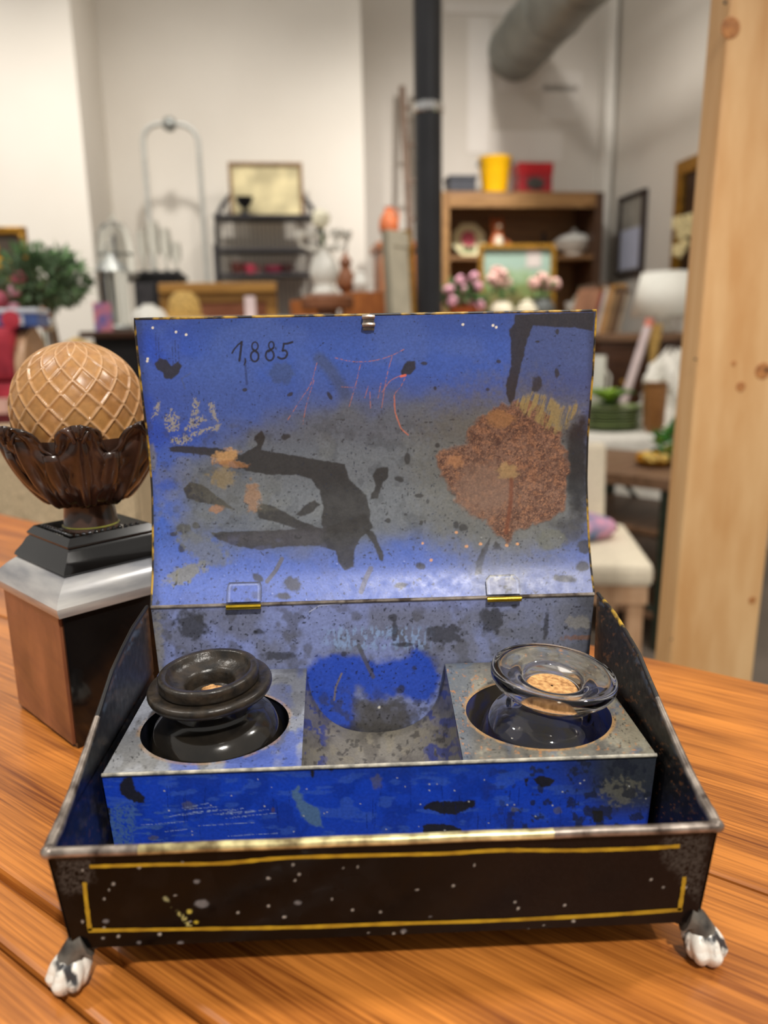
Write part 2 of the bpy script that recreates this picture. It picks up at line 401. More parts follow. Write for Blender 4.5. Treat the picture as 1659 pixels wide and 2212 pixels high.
# ================================================================== THE BLUE TIN INK BOX
box = thing('tin_ink_box', 'open black and blue painted tin writing box with raised stained lid and paw feet', 'ink box', (0, 0, TZ))
ZB, ZT, D, ZH = .01435, .0490, .1284, .0821
YI, ZI = .0411, .0502
M_paint = painted('worn_blue_tin')
M_black = mat('black_japanned_tin', (15, 13, 12), .16, var=.25, scale=60, spec=.6, col2=(26, 20, 17), coat=.3)
M_blackin = mat('black_tin_inside', (24, 22, 21), .4, var=.3, scale=90, bump=.15, col2=(12, 12, 14))
M_gold = mat('old_gold_line', (168, 138, 30), .45, var=.1, scale=200, col2=(140, 108, 20))
M_edge = mat('worn_gold_edge', (176, 140, 44), .45, var=.05, scale=150, col2=(34, 31, 29), lo=.47, hi=.63)
M_rim = mat('worn_tin_rim', (150, 140, 130), .38, metal=.6, var=.2, scale=160, col2=(70, 60, 54))
M_rimg = mat('gilded_rim', (216, 204, 150), .3, metal=.4, var=.1, scale=170, col2=(112, 98, 66))
M_brass = mat('brass_barrel', (205, 170, 50), .25, metal=1., var=.1, scale=200)
M_pewter = mat('worn_white_metal', (226, 222, 212), .38, metal=.1, var=.03, scale=130, bump=.3, col2=(58, 58, 60), lo=.40, hi=.52, stretch=(2.2, 2.2, .8))

# --- lid -------------------------------------------------------------
tk = np.array([0, .1, .22, .4, .56, .7, .79, .94, 1.]); bk = np.array([0, .0062, .0100, .0137, .0122, .0075, .0045, .0012, 0])
from_t = np.linspace(0, 1, 200); _b = np.interp(from_t, tk, bk)
for _ in range(40): _b[1:-1] = (_b[:-2]+2*_b[1:-1]+_b[2:])/4
H0 = np.array([D, ZH]); H1 = np.array([.1455, .2108]); ch = H1-H0; cn = np.array([ch[1], -ch[0]])/np.linalg.norm(ch)
def lid_pt(s, t, off=0.):
    s = np.asarray(s, float); t = np.asarray(t, float)
    b = np.interp(t, from_t, _b)+off
    hw = .1025+(.1032-.1025)*t
    y = H0[0]+ch[0]*t+cn[0]*b; z = H0[1]+ch[1]*t+cn[1]*b
    return np.stack([(2*s-1)*hw, y, z], -1)
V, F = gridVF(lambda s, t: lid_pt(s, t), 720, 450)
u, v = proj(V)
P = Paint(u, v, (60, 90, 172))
n_lo = NZ[3].fbm(u*.008, v*.008, 3); n_md = NZ[4].fbm(u*.03, v*.03, 4); n_hi = NZ[5].fbm(u*.15, v*.15, 3)
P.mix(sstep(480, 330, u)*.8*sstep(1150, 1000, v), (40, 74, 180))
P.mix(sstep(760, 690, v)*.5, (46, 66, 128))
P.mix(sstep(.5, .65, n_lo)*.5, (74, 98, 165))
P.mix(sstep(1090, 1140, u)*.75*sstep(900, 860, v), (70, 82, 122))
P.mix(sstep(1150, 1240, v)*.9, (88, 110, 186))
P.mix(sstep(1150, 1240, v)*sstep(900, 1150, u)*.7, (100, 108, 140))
# the grey scorched band
P.poly([(470, 950), (600, 900), (740, 860), (940, 858), (1060, 880), (1260, 870), (1276, 1130), (1180, 1190), (1040, 1200), (900, 1165), (800, 1170), (700, 1190), (520, 1180), (400, 1140), (385, 1060), (400, 990)],
       (96, 102, 110), soft=48, rag=26, fr=.02, op=.96)
P.poly([(560, 1000), (900, 940), (960, 1000), (980, 1100), (900, 1150), (780, 1140), (560, 1150)], (106, 111, 116), soft=40, rag=20, fr=.02, op=.7)
P.noise((62, 66, 72), .05, .54, .7, .4, 3, sstep(820, 960, v)*sstep(1200, 1120, v))
P.noise((112, 116, 116), .02, .5, .7, .4, 4, sstep(880, 980, v)*sstep(1170, 1100, v))
# halo of the rust, dark strip at the right
P.ell(1090, 1020, 190, 190, (100, 100, 94), soft=.35, op=.75, rag=.2)
P.poly([(1222, 930), (1270, 890), (1272, 1060), (1262, 1120), (1235, 1110), (1220, 1060)], (34, 34, 37), soft=14, rag=8, op=.95)
P.poly([(1190, 1130), (1262, 1105), (1270, 1160), (1220, 1180)], (58, 58, 60), soft=16, rag=8, op=.8)
P.ell(1190, 1165, 30, 22, (96, 98, 88), op=.7)
BK = (44, 42, 42)
for q in ([(362, 966), (400, 963), (470, 968), (520, 982), (556, 962), (549, 945), (565, 928), (573, 945), (565, 972), (640, 985), (745, 1003), (754, 1035), (770, 1050), (792, 1070), (801, 1110), (797, 1130), (760, 1152), (704, 1152), (694, 1132), (698, 1095), (690, 1060), (672, 1034), (640, 1026), (580, 1026), (530, 1016), (500, 996), (440, 983), (370, 975)],
          [(455, 1150), (560, 1147), (650, 1143), (700, 1140), (790, 1108), (806, 1140), (780, 1160), (766, 1185), (763, 1225), (745, 1233), (732, 1217), (725, 1190), (690, 1178), (620, 1180), (560, 1188), (510, 1180), (470, 1165)],
          [(552, 1102), (563, 1088), (585, 1090), (612, 1105), (650, 1125), (692, 1142), (680, 1152), (640, 1141), (600, 1129), (562, 1120)],
          [(640, 1112), (655, 1095), (680, 1079), (691, 1090), (675, 1105), (650, 1117)],
          [(396, 1055), (410, 1042), (435, 1045), (455, 1060), (480, 1080), (500, 1095), (505, 1101), (470, 1092), (430, 1084), (405, 1076)],
          [(783, 1140), (806, 1148), (819, 1175), (830, 1200), (827, 1213), (819, 1209), (812, 1185), (795, 1160)],
          [(804, 1027), (815, 1012), (839, 1008), (839, 1030), (826, 1045), (816, 1076), (800, 1079), (802, 1068), (812, 1050)],
          [(1112, 680), (1284, 674), (1282, 715), (1245, 708), (1152, 704), (1140, 730), (1131, 770), (1119, 820), (1111, 862), (1104, 878), (1094, 850), (1092, 832), (1104, 790), (1103, 730), (1098, 712), (1111, 700)],
          [(334, 786), (345, 774), (360, 778), (371, 790), (385, 779), (393, 790), (386, 806), (370, 819), (354, 816), (352, 806), (340, 799)],
          [(865, 801), (879, 780), (896, 779), (899, 795), (886, 808), (868, 813)],
          [(1026, 1242), (1028, 1215), (1040, 1190), (1058, 1163), (1053, 1190), (1043, 1215), (1041, 1240)],
          [(1070, 1168), (1088, 1186), (1062, 1190)]):
    P.poly(q, BK, soft=1.8, rag=2.2, fr=.12, op=.93)
P.poly([(470, 1165), (620, 1180), (690, 1178), (700, 1140), (560, 1147)], (78, 76, 84), soft=12, rag=8, op=.5)
P.mix(sstep(.5, .62, n_md)*.25*sstep(1140, 1190, v)*sstep(790, 700, u), (90, 100, 150))
for (cx, cy, rx, ry, an) in ((917, 785, 7, 4, 0), (905, 1071, 9, 4, 0), (909, 1222, 10, 8, .3), (397, 1143, 15, 11, 0), (423, 1136, 8, 8, 0), (375, 1154, 8, 5, 0), (1218, 1250, 27, 8, .1), (1258, 1224, 15, 12, 0),
                             (1262, 1180, 16, 14, .3), (557, 1248, 14, 8, .7), (632, 1262, 20, 15, .5), (612, 1288, 16, 8, 0), (866, 1265, 14, 6, -.1), (528, 842, 5, 4, 0), (626, 852, 7, 4, -.6), (617, 944, 10, 6, -.4), (712, 855, 4, 10, -.5),
                             (880, 990, 6, 12, 0), (862, 1035, 11, 6, .4), (945, 962, 5, 5, 0), (1053, 841, 5, 4, 0), (1077, 781, 5, 4, 0), (1161, 738, 6, 3, 0), (1204, 716, 4, 6, 0), (940, 838, 3, 4, 0), (838, 1125, 5, 5, 0), (910, 1130, 4, 5, 0), (985, 1135, 6, 10, 0), (1160, 830, 10, 18, .15), (1203, 805, 5, 10, 0),
                             (985, 1065, 14, 6, .1), (1003, 1080, 12, 10, .4), (392, 1185, 8, 9, 0), (1000, 1140, 10, 8, 0)):
    P.ell(cx, cy, rx, ry, (46, 45, 46), soft=.25, op=.85, ang=an, rag=.35)
P.line([(609, 1207), (596, 1232), (577, 1256)], 9, (92, 92, 104), .9); P.line([(801, 1228), (790, 1250), (780, 1278)], 11, (96, 96, 112), .8)
P.line([(383, 1235), (380, 1262)], 5, (50, 50, 56), .9)
for x0, y0, y1 in ((336, 720, 775), (342, 730, 780), (378, 735, 782), (385, 745, 780), (372, 750, 790), (507, 670, 692)): P.line([(x0, y0), (x0+2, y1)], 3, (40, 50, 95), .55, .35)
P.ell(608, 806, 26, 24, (62, 82, 132), op=.8, rag=.3); P.line([(690, 775), (715, 800), (745, 850)], 26, (66, 80, 116), .75, soft=8)
P.line([(529, 775), (533, 830)], 5, (44, 60, 110), .7); P.line([(400, 840), (392, 818), (412, 806)], 3, (70, 88, 140), .8)
P.poly([(318, 965), (330, 958), (338, 985), (336, 1015), (322, 1020)], (110, 112, 118), soft=4, rag=2, op=.8)
P.ell(400, 1240, 46, 18, (122, 122, 112), op=.85, ang=-.4, rag=.5); P.ell(440, 1185, 60, 26, (100, 104, 104), op=.7, ang=.5, rag=.4)
P.ell(425, 1135, 48, 34, (98, 100, 94), op=.35, rag=.4); P.ell(500, 1065, 90, 40, (104, 102, 88), op=.3, ang=.3, rag=.45)
P.ell(1075, 1240, 60, 60, (104, 112, 140), op=.4)
# flaked patches, left
FL = (150, 148, 141)
spk = lambda u_, v_: sstep(.38, .5, NZ[5].fbm(u_*.3, v_*.3, 3))
for q in ([(357, 900), (370, 884), (388, 903), (386, 930), (372, 938), (357, 925)], [(398, 926), (412, 905), (438, 897), (447, 904), (430, 922), (405, 933)], [(408, 938), (440, 925), (477, 917), (472, 928), (440, 936), (415, 943)],
          [(368, 948), (400, 938), (416, 950), (398, 961), (374, 958)], [(326, 908), (336, 875), (345, 866), (344, 890), (332, 906)], [(413, 900), (419, 858), (430, 866), (427, 895)], [(449, 870), (461, 870), (467, 895), (472, 912), (460, 905)]):
    P.poly(q, FL, soft=2.5, rag=5, fr=.25, op=.9, mul=spk)
# speckle
dk = NZ[2].fbm(u*.16, v*.16, 2); P.mix(sstep(.78, .83, dk)*.7*sstep(830, 930, v), (40, 40, 44)); P.mix(sstep(.83, .86, NZ[1].fbm(u*.2, v*.2, 2))*.7, (34, 40, 60))
# rust
rn = NZ[1].fbm(u*.06, v*.06, 4); rh = NZ[5].fbm(u*.22, v*.22, 3)
RO = [(945, 985), (965, 973), (1005, 960), (1010, 930), (1040, 905), (1060, 893), (1085, 880), (1110, 866), (1150, 866), (1180, 892), (1200, 922), (1222, 970), (1228, 1020), (1219, 1060), (1226, 1085), (1190, 1120), (1150, 1132), (1122, 1142), (1097, 1168), (1075, 1152), (1040, 1120), (992, 1085), (966, 1045), (950, 1015)]
k = np.clip(sstep(.25, .75, rn*.55+rh*.45), 0, 1)[:, None]
rc = s3((84, 58, 47))*(1-k)+s3((126, 96, 80))*k
P.poly(RO, (116, 76, 52), soft=7, rag=12, fr=.06, op=.95, rust=1.)
ms = sstep(6, -6, poly_sd(RO, u, v)+(NZ[0].fbm(u*.06, v*.06, 3)-.5)*24)
P.mix(ms*.9, rc, 1.); P.mix(ms*sstep(.58, .66, NZ[4].fbm(u*.09, v*.09, 3))*.45, (160, 112, 80)); P.mix(ms*sstep(.6, .68, NZ[3].fbm(u*.16, v*.16, 3))*.5, (64, 34, 28)); P.mix(ms*sstep(.62, .7, NZ[5].fbm(u*.5, v*.5, 2))*.6, (172, 124, 92)); P.mix(ms*sstep(.64, .7, NZ[4].fbm(u*.45, v*.45, 2))*.6, (58, 32, 26))
P.ell(1050, 1055, 62, 55, (128, 104, 90), op=.6, rag=.4, soft=.4); P.ell(1097, 1018, 22, 16, (160, 132, 88), op=.7, rag=.5); P.line([(1105, 1035), (1103, 1090), (1093, 1150)], 9, (110, 58, 34), .7, soft=3)
P.ell(985, 995, 16, 14, (166, 118, 80), op=.6, rag=.6); P.ell(1080, 905, 28, 20, (156, 112, 70), op=.7, rag=.5)
P.poly([(1108, 872), (1150, 846), (1190, 858), (1225, 882), (1245, 868), (1252, 884), (1222, 925), (1200, 938), (1150, 908)], (150, 132, 84), soft=5, rag=7, fr=.1, op=.85, mul=lambda a, b_: sstep(.35, .6, NZ[2].fbm(a*.28+b_*.08, b_*.03, 3)), rust=.5)
P.ell(488, 987, 27, 15, (180, 140, 92), op=.9, ang=-.2, rag=.5, rust=.8); P.ell(500, 1002, 34, 8, (150, 104, 62), op=.7, ang=.1, rag=.5, rust=.8)
P.ell(546, 1072, 17, 32, (146, 112, 84), op=.75, rag=.6, rust=.8); P.ell(480, 1030, 26, 22, (140, 122, 84), op=.6, rag=.6); P.ell(468, 1100, 14, 8, (160, 112, 72), op=.6, rag=.6)
for (cx, cy) in ((931, 1210), (913, 1174), (1038, 1175), (986, 1150), (1008, 1180), (1118, 1175), (1095, 1178)): P.ell(cx, cy, 3.6, 3.2, (206, 150, 104), op=.9, rag=.5)
for (cx, cy) in ((1065, 703), (1072, 707), (1000, 701), (380, 717), (402, 723), (330, 708), (318, 780), (319, 775)): P.ell(cx, cy, 3, 3, (226, 220, 206), op=.95, rag=.2)
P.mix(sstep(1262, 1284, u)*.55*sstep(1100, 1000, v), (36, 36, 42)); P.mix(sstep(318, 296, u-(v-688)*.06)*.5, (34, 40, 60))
# orange pencil scratches
SC = lambda L: [(280+.627*a, 640+.627*b) for a, b in L]
for L in ([(645, 230), (625, 300), (590, 355), (545, 425)], [(635, 290), (610, 370), (597, 440)], [(708, 212), (770, 225), (840, 222), (900, 205), (945, 183)], [(795, 235), (780, 300), (755, 385)], [(728, 312), (780, 315)], [(822, 310), (810, 350)], [(828, 330), (830, 385)],
          [(905, 205), (885, 280), (868, 385)], [(866, 300), (856, 350)], [(870, 330), (900, 290), (948, 272), (935, 310), (912, 342), (915, 400), (935, 455), (960, 478)]):
    P.line(SC(spline(L, 6)), 1.8, (178, 112, 92), .8, .4)
P.line(SC([(912, 342), (915, 400), (935, 455), (960, 478)]), 2.2, (196, 116, 92), .85); P.line(SC([(935, 276), (950, 272)]), 5, (220, 110, 96), 1.)
# the inked year
DG = lambda L: [(280+.3134*a, 660+.3134*b) for a, b in L]
def loop(cx, cy, rx, ry, a0=0, a1=2*PI, n=28): return [(cx+rx*math.cos(a0+(a1-a0)*i/n), cy+ry*math.sin(a0+(a1-a0)*i/n)) for i in range(n+1)]
INK = (30, 30, 44)
for L, wd in (([(706, 328), (722, 300), (748, 270), (774, 250)], 3.6), ([(772, 252), (766, 310), (757, 380)], 5.), (loop(864, 280, 21, 28), 3.4), (loop(862, 350, 27, 36), 4.2), ([(848, 300), (880, 325)], 4.2), (loop(977, 275, 18, 26), 3.4), (loop(966, 343, 28, 36), 4.2), ([(990, 292), (958, 318)], 4.),
              ([(1062, 264), (1090, 262), (1122, 252)], 4.6), ([(1062, 272), (1054, 312)], 4.), (spline([(1054, 312), (1076, 312), (1086, 335), (1072, 360), (1046, 367), (1023, 356)], 6), 4.6), ([(797, 368), (800, 385), (790, 408)], 3.)):
    P.line(DG(L), wd, INK, .95, soft=.9)
bV, bF = gridVF(lambda s, t: lid_pt(s, t, .0009), 40, 40)
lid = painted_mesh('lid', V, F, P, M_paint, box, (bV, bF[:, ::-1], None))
edge = [lid_pt(0, t, .0004) for t in np.linspace(0, 1, 40)]+[lid_pt(s, 1, .0004) for s in np.linspace(0, 1, 30)[1:]]+[lid_pt(1, t, .0004) for t in np.linspace(1, 0, 40)[1:]]
MB().tube([tuple(p) for p in edge], .00062, 8).build('lid_edge', M_edge, lid, smooth=True)
# catch at the top edge
c0 = lid_pt(.502, .985); c1 = lid_pt(.502, .955)
m = MB()
for cc in (lid_pt(.502, .992), lid_pt(.502, .966)): m.tube([(cc[0]-.0026, cc[1]-.0012, cc[2]), (cc[0], cc[1]-.002, cc[2]+.0002), (cc[0]+.0026, cc[1]-.0012, cc[2])], .0011, 8)
m.box((c0[0], c0[1]-.0004, (c0[2]+c1[2])/2), (.005, .0008, .0058))
m.build('catch', M_rim, lid, smooth=True)
# hinges: painted leaf on the lid, brass barrel below
for hx, clip in ((-.0600, 0), (.0600, 1)):
    w2 = .0079; t0, t1 = .012, .075
    pl = lid_pt(np.array([.5]), np.array([t0]))[0]; pu = lid_pt(np.array([.5]), np.array([t1]))[0]
    def leaf_pt(s, t): 
        p = lid_pt(np.array([.5]), np.array([t0+(t1-t0)*t]), -.0009)[0]; return np.array([hx+(2*s-1)*w2, p[1], p[2]])
    lv, lf = gridVF(lambda s, t: np.stack([hx+(2*s-1)*w2*np.where(t > .75, 1-(t-.75)*(1.1 if clip else .35), 1), *(lid_pt(s*0+.5, t0+(t1-t0)*t, -.0017)[:, 1:].T)], -1), 26, 22)
    uu, vv = proj(lv); LP = Paint(uu, vv, (84, 106, 184) if not clip else (112, 118, 150)); LP.noise((70, 76, 104), .06, .5, .65, .6, 3); LP.noise((36, 36, 38), .12, .66, .72, .8, 2)
    ss = np.tile(np.linspace(0, 1, 26), 22); t2 = np.repeat(np.linspace(0, 1, 22), 26); bd_ = np.minimum(np.minimum(ss, 1-ss)*1.6, 1-t2); LP.mix(sstep(.10, .02, bd_)*.8, (52, 58, 84)); LP.mix(sstep(.05, .10, bd_)*sstep(.16, .11, bd_)*.6, (160, 172, 214))
    if clip: LP.mix(sstep(1262, 1240, vv)*.6*sstep(.4, .6, NZ[2].fbm(uu*.2, vv*.2, 2)), (200, 198, 180))
    bv, bf = gridVF(lambda s, t: np.stack([hx+(2*s-1)*w2*np.where(t > .75, 1-(t-.75)*(1.1 if clip else .35), 1), *(lid_pt(s*0+.5, t0+(t1-t0)*t, -.0001)[:, 1:].T)], -1), 6, 6)
    hl = painted_mesh('hinge_leaf', lv, lf, LP, M_paint, lid, (bv, bf[:, ::-1], None))
    MB().tube([(hx-w2, D-.0016, ZH-.0004), (hx+w2, D-.0016, ZH-.0004)], .0013, 10).build('hinge_barrel', M_brass, lid, smooth=True)

# --- back panel -------------------------------------------------------
V, F = gridVF(lambda s, t: np.stack([(2*s-1)*(.1+.0025*t), D+0*s, ZB+(ZH-ZB)*t], -1), 500, 240)
u, v = proj(V); P = Paint(u, v, (132, 144, 194))
P.noise((108, 110, 120), .012, .45, .65, .7, 3); P.noise((84, 84, 88), .03, .54, .68, .6, 4); P.mix(sstep(950, 1150, u)*.7, (112, 116, 130))
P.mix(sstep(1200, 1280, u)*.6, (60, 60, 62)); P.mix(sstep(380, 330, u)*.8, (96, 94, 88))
P.poly([(655, 1452), (690, 1420), (760, 1415), (800, 1430), (860, 1425), (900, 1400), (935, 1420), (950, 1460), (940, 1500), (925, 1515), (890, 1510), (860, 1495), (815, 1520), (790, 1500), (770, 1480), (772, 1600), (700, 1560), (670, 1510)], (40, 78, 192), soft=10, rag=9, fr=.06, op=.95)
P.noise((64, 66, 72), .06, .5, .62, .6, 2, sstep(1470, 1520, v)); P.ell(820, 1590, 120, 28, (46, 45, 46), op=.8)
P.poly([(760, 1520), (810, 1515), (900, 1530), (880, 1570), (800, 1590), (765, 1570)], (78, 76, 74), soft=14, rag=12, op=.75)
bnd = sstep(1345, 1365, v)*sstep(1412, 1392, v)*sstep(680, 730, u)*sstep(950, 900, u); st = NZ[2].fbm(u*.22, v*.09, 3); P.mix(bnd*sstep(.5, .58, st)*.85, (140, 164, 206))
P.mix(sstep(1330, 1300, v)*.5*sstep(1200, 1000, u), (128, 138, 190))  # paler purple top band: sheen put into the colour
for (cx, cy, rx, ry, an) in ((415, 1350, 34, 30, .4), (560, 1365, 12, 6, 0), (600, 1416, 40, 9, .03), (850, 1334, 10, 6, 0), (742, 1413, 6, 6, 0), (853, 1365, 7, 18, 0), (868, 1392, 22, 5, 0), (1110, 1310, 5, 5, 0), (895, 1443, 6, 5, 0), (1060, 1340, 24, 30, .3), (960, 1370, 40, 20, 0), (1180, 1350, 6, 30, .1), (865, 1490, 12, 8, 0)):
    P.ell(cx, cy, rx, ry, (50, 50, 52), op=.75, ang=an, rag=.6)
P.line([(775, 1395), (795, 1440), (806, 1462)], 9, (84, 82, 84), .8); P.line([(738, 1455), (725, 1485), (722, 1512)], 4, (128, 118, 104), .9)
P.line([(668, 1322), (690, 1308), (750, 1302)], 1.8, (190, 196, 220), .9); P.ell(819, 1528, 3, 3, (230, 226, 214), op=1); P.noise((32, 32, 34), .2, .7, .76, .8, 1)
P.ell(1250, 1345, 30, 14, (150, 146, 136), op=.5, rag=.7); P.ell(1246, 1378, 30, 6, (130, 90, 60), op=.6, rag=.8); P.ell(340, 1400, 14, 60, (150, 146, 134), op=.5, rag=.7)
bv, bf = gridVF(lambda s, t: np.stack([(2*s-1)*(.1+.0025*t), D+.0009+0*s, ZB+(ZH-ZB)*t], -1), 4, 4)
painted_mesh('back_panel', V, F, P, M_paint, box, (bv, bf[:, ::-1], None))
MB().tube([(-.1025, D+.0002, ZH), (.1025, D+.0002, ZH)], .0009, 8).build('back_edge', M_rim, box, smooth=True)

# --- side panels -------------------------------------------------------
SY = np.array([0, .0034, .0113, .0216, .0329, .0451, .0584, .0729, .0881, .1046, .1226, D+.0003]); SZ = np.array([.0486, .0494, .0516, .0546, .0588, .0636, .0692, .0754, .0785, .0812, .0820, .0822])
def side_top(y): return np.interp(y, SY, SZ)
M_side = painted('worn_black_tin', rough=.42, bump=.25, pits=False)
for sg in (-1, 1):
    def fs(s, t, o=0.):
        y = s*D; z = ZB+(side_top(y)-ZB)*t; return np.stack([sg*(.1+.0042*(z-ZB)/(.05-ZB)*np.where(z > .05, .9+0*z, 1)*np.clip((.05-ZB)/(np.maximum(z, .05)-ZB), 0, 1)+o), y, z], -1)
    V, F = gridVF(fs, 200, 100); u, v = proj(V)
    P = Paint(u, v, (26, 24, 23) if sg > 0 else (14, 16, 22))
    if sg < 0: P.mix(sstep(1640, 1720, v)*.85, (10, 22, 62))
    else: P.mix(sstep(1640, 1760, v)*.6, (14, 22, 48))
    P.noise((60, 56, 52), .04, .55, .7, .5, 3); P.noise((120, 78, 46), .16, .68, .74, .75 if sg > 0 else .12, 2); P.noise((10, 10, 10), .05, .55, .65, .6, 4)
    tt = np.tile(np.linspace(0, 1, 100)[:, None], (1, 200)).ravel()
    P.mix(sstep(.93, .98, tt)*sstep(.42, .55, NZ[1].fbm(u*.08, v*.08, 3))*.85, (96, 72, 54)); P.mix(sstep(.9, .97, tt)*sstep(.5, .6, NZ[4].fbm(u*.1, v*.1, 3))*.7, (84, 100, 120))
    bv, bf = gridVF(lambda s, t: fs(s, t, .0009), 24, 6)
    if sg > 0: F = F[:, ::-1]
    else: bf = bf[:, ::-1]
    sp_ = painted_mesh('side_panel', V, F, P, M_side, box, (bv, bf, None))
    ys = np.linspace(0, D, 50); ep = fs(ys/D, np.ones(50))
    rad = [.0019 if y < .012 else .0017-.0008*min(1, (y-.012)/.05) for y in ys]
    n1 = 20
    MB().tube([tuple(p+np.array([sg*.0004, 0, .0003])) for p in ep[:n1+1]], rad[:n1+1], 10).build('rolled_rim', M_rim, box, smooth=True)
    MB().tube([tuple(p+np.array([sg*.0004, 0, .0003])) for p in ep[n1:]], rad[n1:], 10).build('side_edge', M_edge if sg > 0 else M_blackin, box, smooth=True)
# --- front panel -----------------------------------------------------
def ff(s, t): 
    z = ZB+(ZT-ZB)*t; return np.stack([(2*s-1)*(.1+.0042*t), -.0004+0*s, z], -1)
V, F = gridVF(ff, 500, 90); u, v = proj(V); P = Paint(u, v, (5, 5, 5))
P.mix(sstep(850, 1150, u)*.75, (24, 17, 15)); P.noise((18, 16, 15), .02, .5, .7, .4, 3)  # browner right half: the table's reflection painted into the black
P.poly([(120, 1850), (195, 1850), (200, 1905), (175, 1925), (135, 1930)], (66, 62, 58), soft=10, rag=10, op=.85, mul=spk); P.poly([(1440, 1800), (1530, 1795), (1510, 1950), (1470, 1900), (1430, 1860)], (64, 61, 57), soft=10, rag=12, op=.8, mul=spk)
for _ in range(46):
    P.ell(RNG.uniform(150, 1500), RNG.uniform(1860, 2030), RNG.uniform(1.5, 4), RNG.uniform(1.2, 3), (176, 172, 164), op=.8, rag=.4)
for (cx, cy, r) in ((436, 1952, 14), (425, 1904, 7), (643, 1950, 7), (872, 2011, 6), (930, 1980, 3), (228, 1990, 7), (390, 2037, 6), (300, 2036, 5)): P.ell(cx, cy, r, r*.6, (112, 112, 114), op=.85, rag=.25)
P.poly([(368, 1958), (378, 1962), (400, 1980), (414, 2000), (404, 2000), (388, 1978)], (196, 190, 120), soft=1.5, rag=3, fr=.3, op=.9, mul=spk); P.ell(358, 1942, 8, 4, (150, 150, 110), op=.8, rag=.6, ang=.6); P.ell(409, 1970, 5, 5, (196, 180, 80), op=.8, rag=.4); P.ell(424, 1992, 5, 4, (196, 176, 60), op=.8, rag=.4)
bv, bf = gridVF(lambda s, t: ff(s, t)+np.array([0, .0008, 0]), 4, 4)
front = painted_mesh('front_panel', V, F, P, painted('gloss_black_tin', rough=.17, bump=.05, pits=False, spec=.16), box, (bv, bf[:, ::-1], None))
def onfront(a, b): 
    p = hit(a, b, 1, -.0004); return p
def stripe(pts, wd):
    Q = [onfront(*p) for p in spline(pts, 8)]; m = MB(); vv = []
    for i, p in enumerate(Q):
        a = Q[max(0, i-1)]; b = Q[min(len(Q)-1, i+1)]; d = np.array([b[0]-a[0], b[2]-a[2]]); d /= np.linalg.norm(d); n = np.array([-d[1], d[0]])
        h = wd*(.85+.3*random.random())/2
        vv += [(p[0]+n[0]*h, -.00062, p[2]+n[1]*h), (p[0]-n[0]*h, -.00062, p[2]-n[1]*h)]
    return m.add(vv, [(2*i, 2*i+1, 2*i+3, 2*i+2) for i in range(len(Q)-1)]).build('gold_line', M_gold, front)
stripe([(194, 1871), (330, 1867), (480, 1864), (620, 1852), (830, 1846), (960, 1843), (1080, 1836), (1240, 1836), (1380, 1832), (1468, 1827)], .00135)
stripe([(191, 2009), (400, 2006), (640, 2002), (830, 1995), (1060, 1988), (1300, 1976), (1473, 1964)], .0014)
stripe([(183, 1905), (186, 1940), (191, 1980), (195, 2010)], .0014); stripe([(1478, 1893), (1474, 1925), (1467, 1966)], .0014)
fr = [(-.1042+.2084*i/60, -.0006, ZT+.0003+.00009*math.sin(i*.55)) for i in range(61)]
MB().tube(fr[:9], .0017, 10).build('rolled_rim', M_rim, box, smooth=True)
MB().tube(fr[8:46], .00165, 10).build('rolled_rim', M_rimg, box, smooth=True)
MB().tube(fr[45:], .0017, 10).build('rolled_rim', M_rim, box, smooth=True)
for sg in (-1, 1): MB().ell((sg*.1040, .0, ZT+.0003), (.0026, .0024, .0021)).build('rim_corner', M_rim, box, smooth=True)
MB().bx(-.0995, .0995, .0004, D, ZB-.0003, ZB+.0006).build('bottom_plate', M_blackin, box)

# --- insert ------------------------------------------------------------
ins = box
V, F = gridVF(lambda s, t: np.stack([(2*s-1)*(.0985+.0022*t), YI+0*s, ZB+.0006+(ZI-ZB-.0006)*t], -1), 600, 110); u, v = proj(V)
P = Paint(u, v, (26, 66, 190)); P.noise((20, 50, 150), .02, .48, .64, .6, 3); P.noise((60, 96, 190), .08, .6, .7, .5, 4, sx=.3); P.mix(sstep(1700, 1660, v)*.4, (30, 52, 110))
P.poly([(236, 1738), (290, 1735), (292, 1790), (280, 1830), (240, 1830)], (70, 104, 156), soft=6, rag=10, op=.8, mul=spk); P.noise((70, 104, 170), .2, .55, .62, .7, 5, sstep(480, 300, u)*sstep(1720, 1760, v), sx=.25)
P.poly([(630, 1708), (645, 1700), (655, 1725), (685, 1748), (700, 1788), (672, 1784), (650, 1762), (640, 1740)], (84, 116, 152), soft=3, rag=5, op=.9)
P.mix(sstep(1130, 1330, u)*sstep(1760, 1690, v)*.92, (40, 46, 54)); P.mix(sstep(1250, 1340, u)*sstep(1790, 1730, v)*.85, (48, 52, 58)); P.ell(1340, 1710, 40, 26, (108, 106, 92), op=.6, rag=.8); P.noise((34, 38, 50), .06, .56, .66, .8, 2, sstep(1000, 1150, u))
for q in ([(268, 1679), (285, 1677), (293, 1705), (313, 1722), (312, 1734), (290, 1733), (262, 1716), (257, 1700)], [(915, 1741), (935, 1732), (1026, 1729), (1026, 1742), (1002, 1751), (985, 1760), (950, 1758), (935, 1750), (917, 1748)], [(913, 1784), (935, 1778), (975, 1782), (996, 1790), (996, 1800), (915, 1802)], [(1150, 1682), (1170, 1675), (1200, 1685), (1186, 1700), (1168, 1700)], [(1132, 1682), (1141, 1682), (1137, 1698)], [(1280, 1750), (1302, 1752), (1300, 1776), (1282, 1776)], [(222, 1742), (238, 1745), (238, 1772), (224, 1772)], [(668, 1664), (680, 1664), (675, 1684)], [(708, 1660), (720, 1660), (716, 1670)]):
    P.poly(q, (34, 33, 32), soft=1.5, rag=3, fr=.2, op=.97)
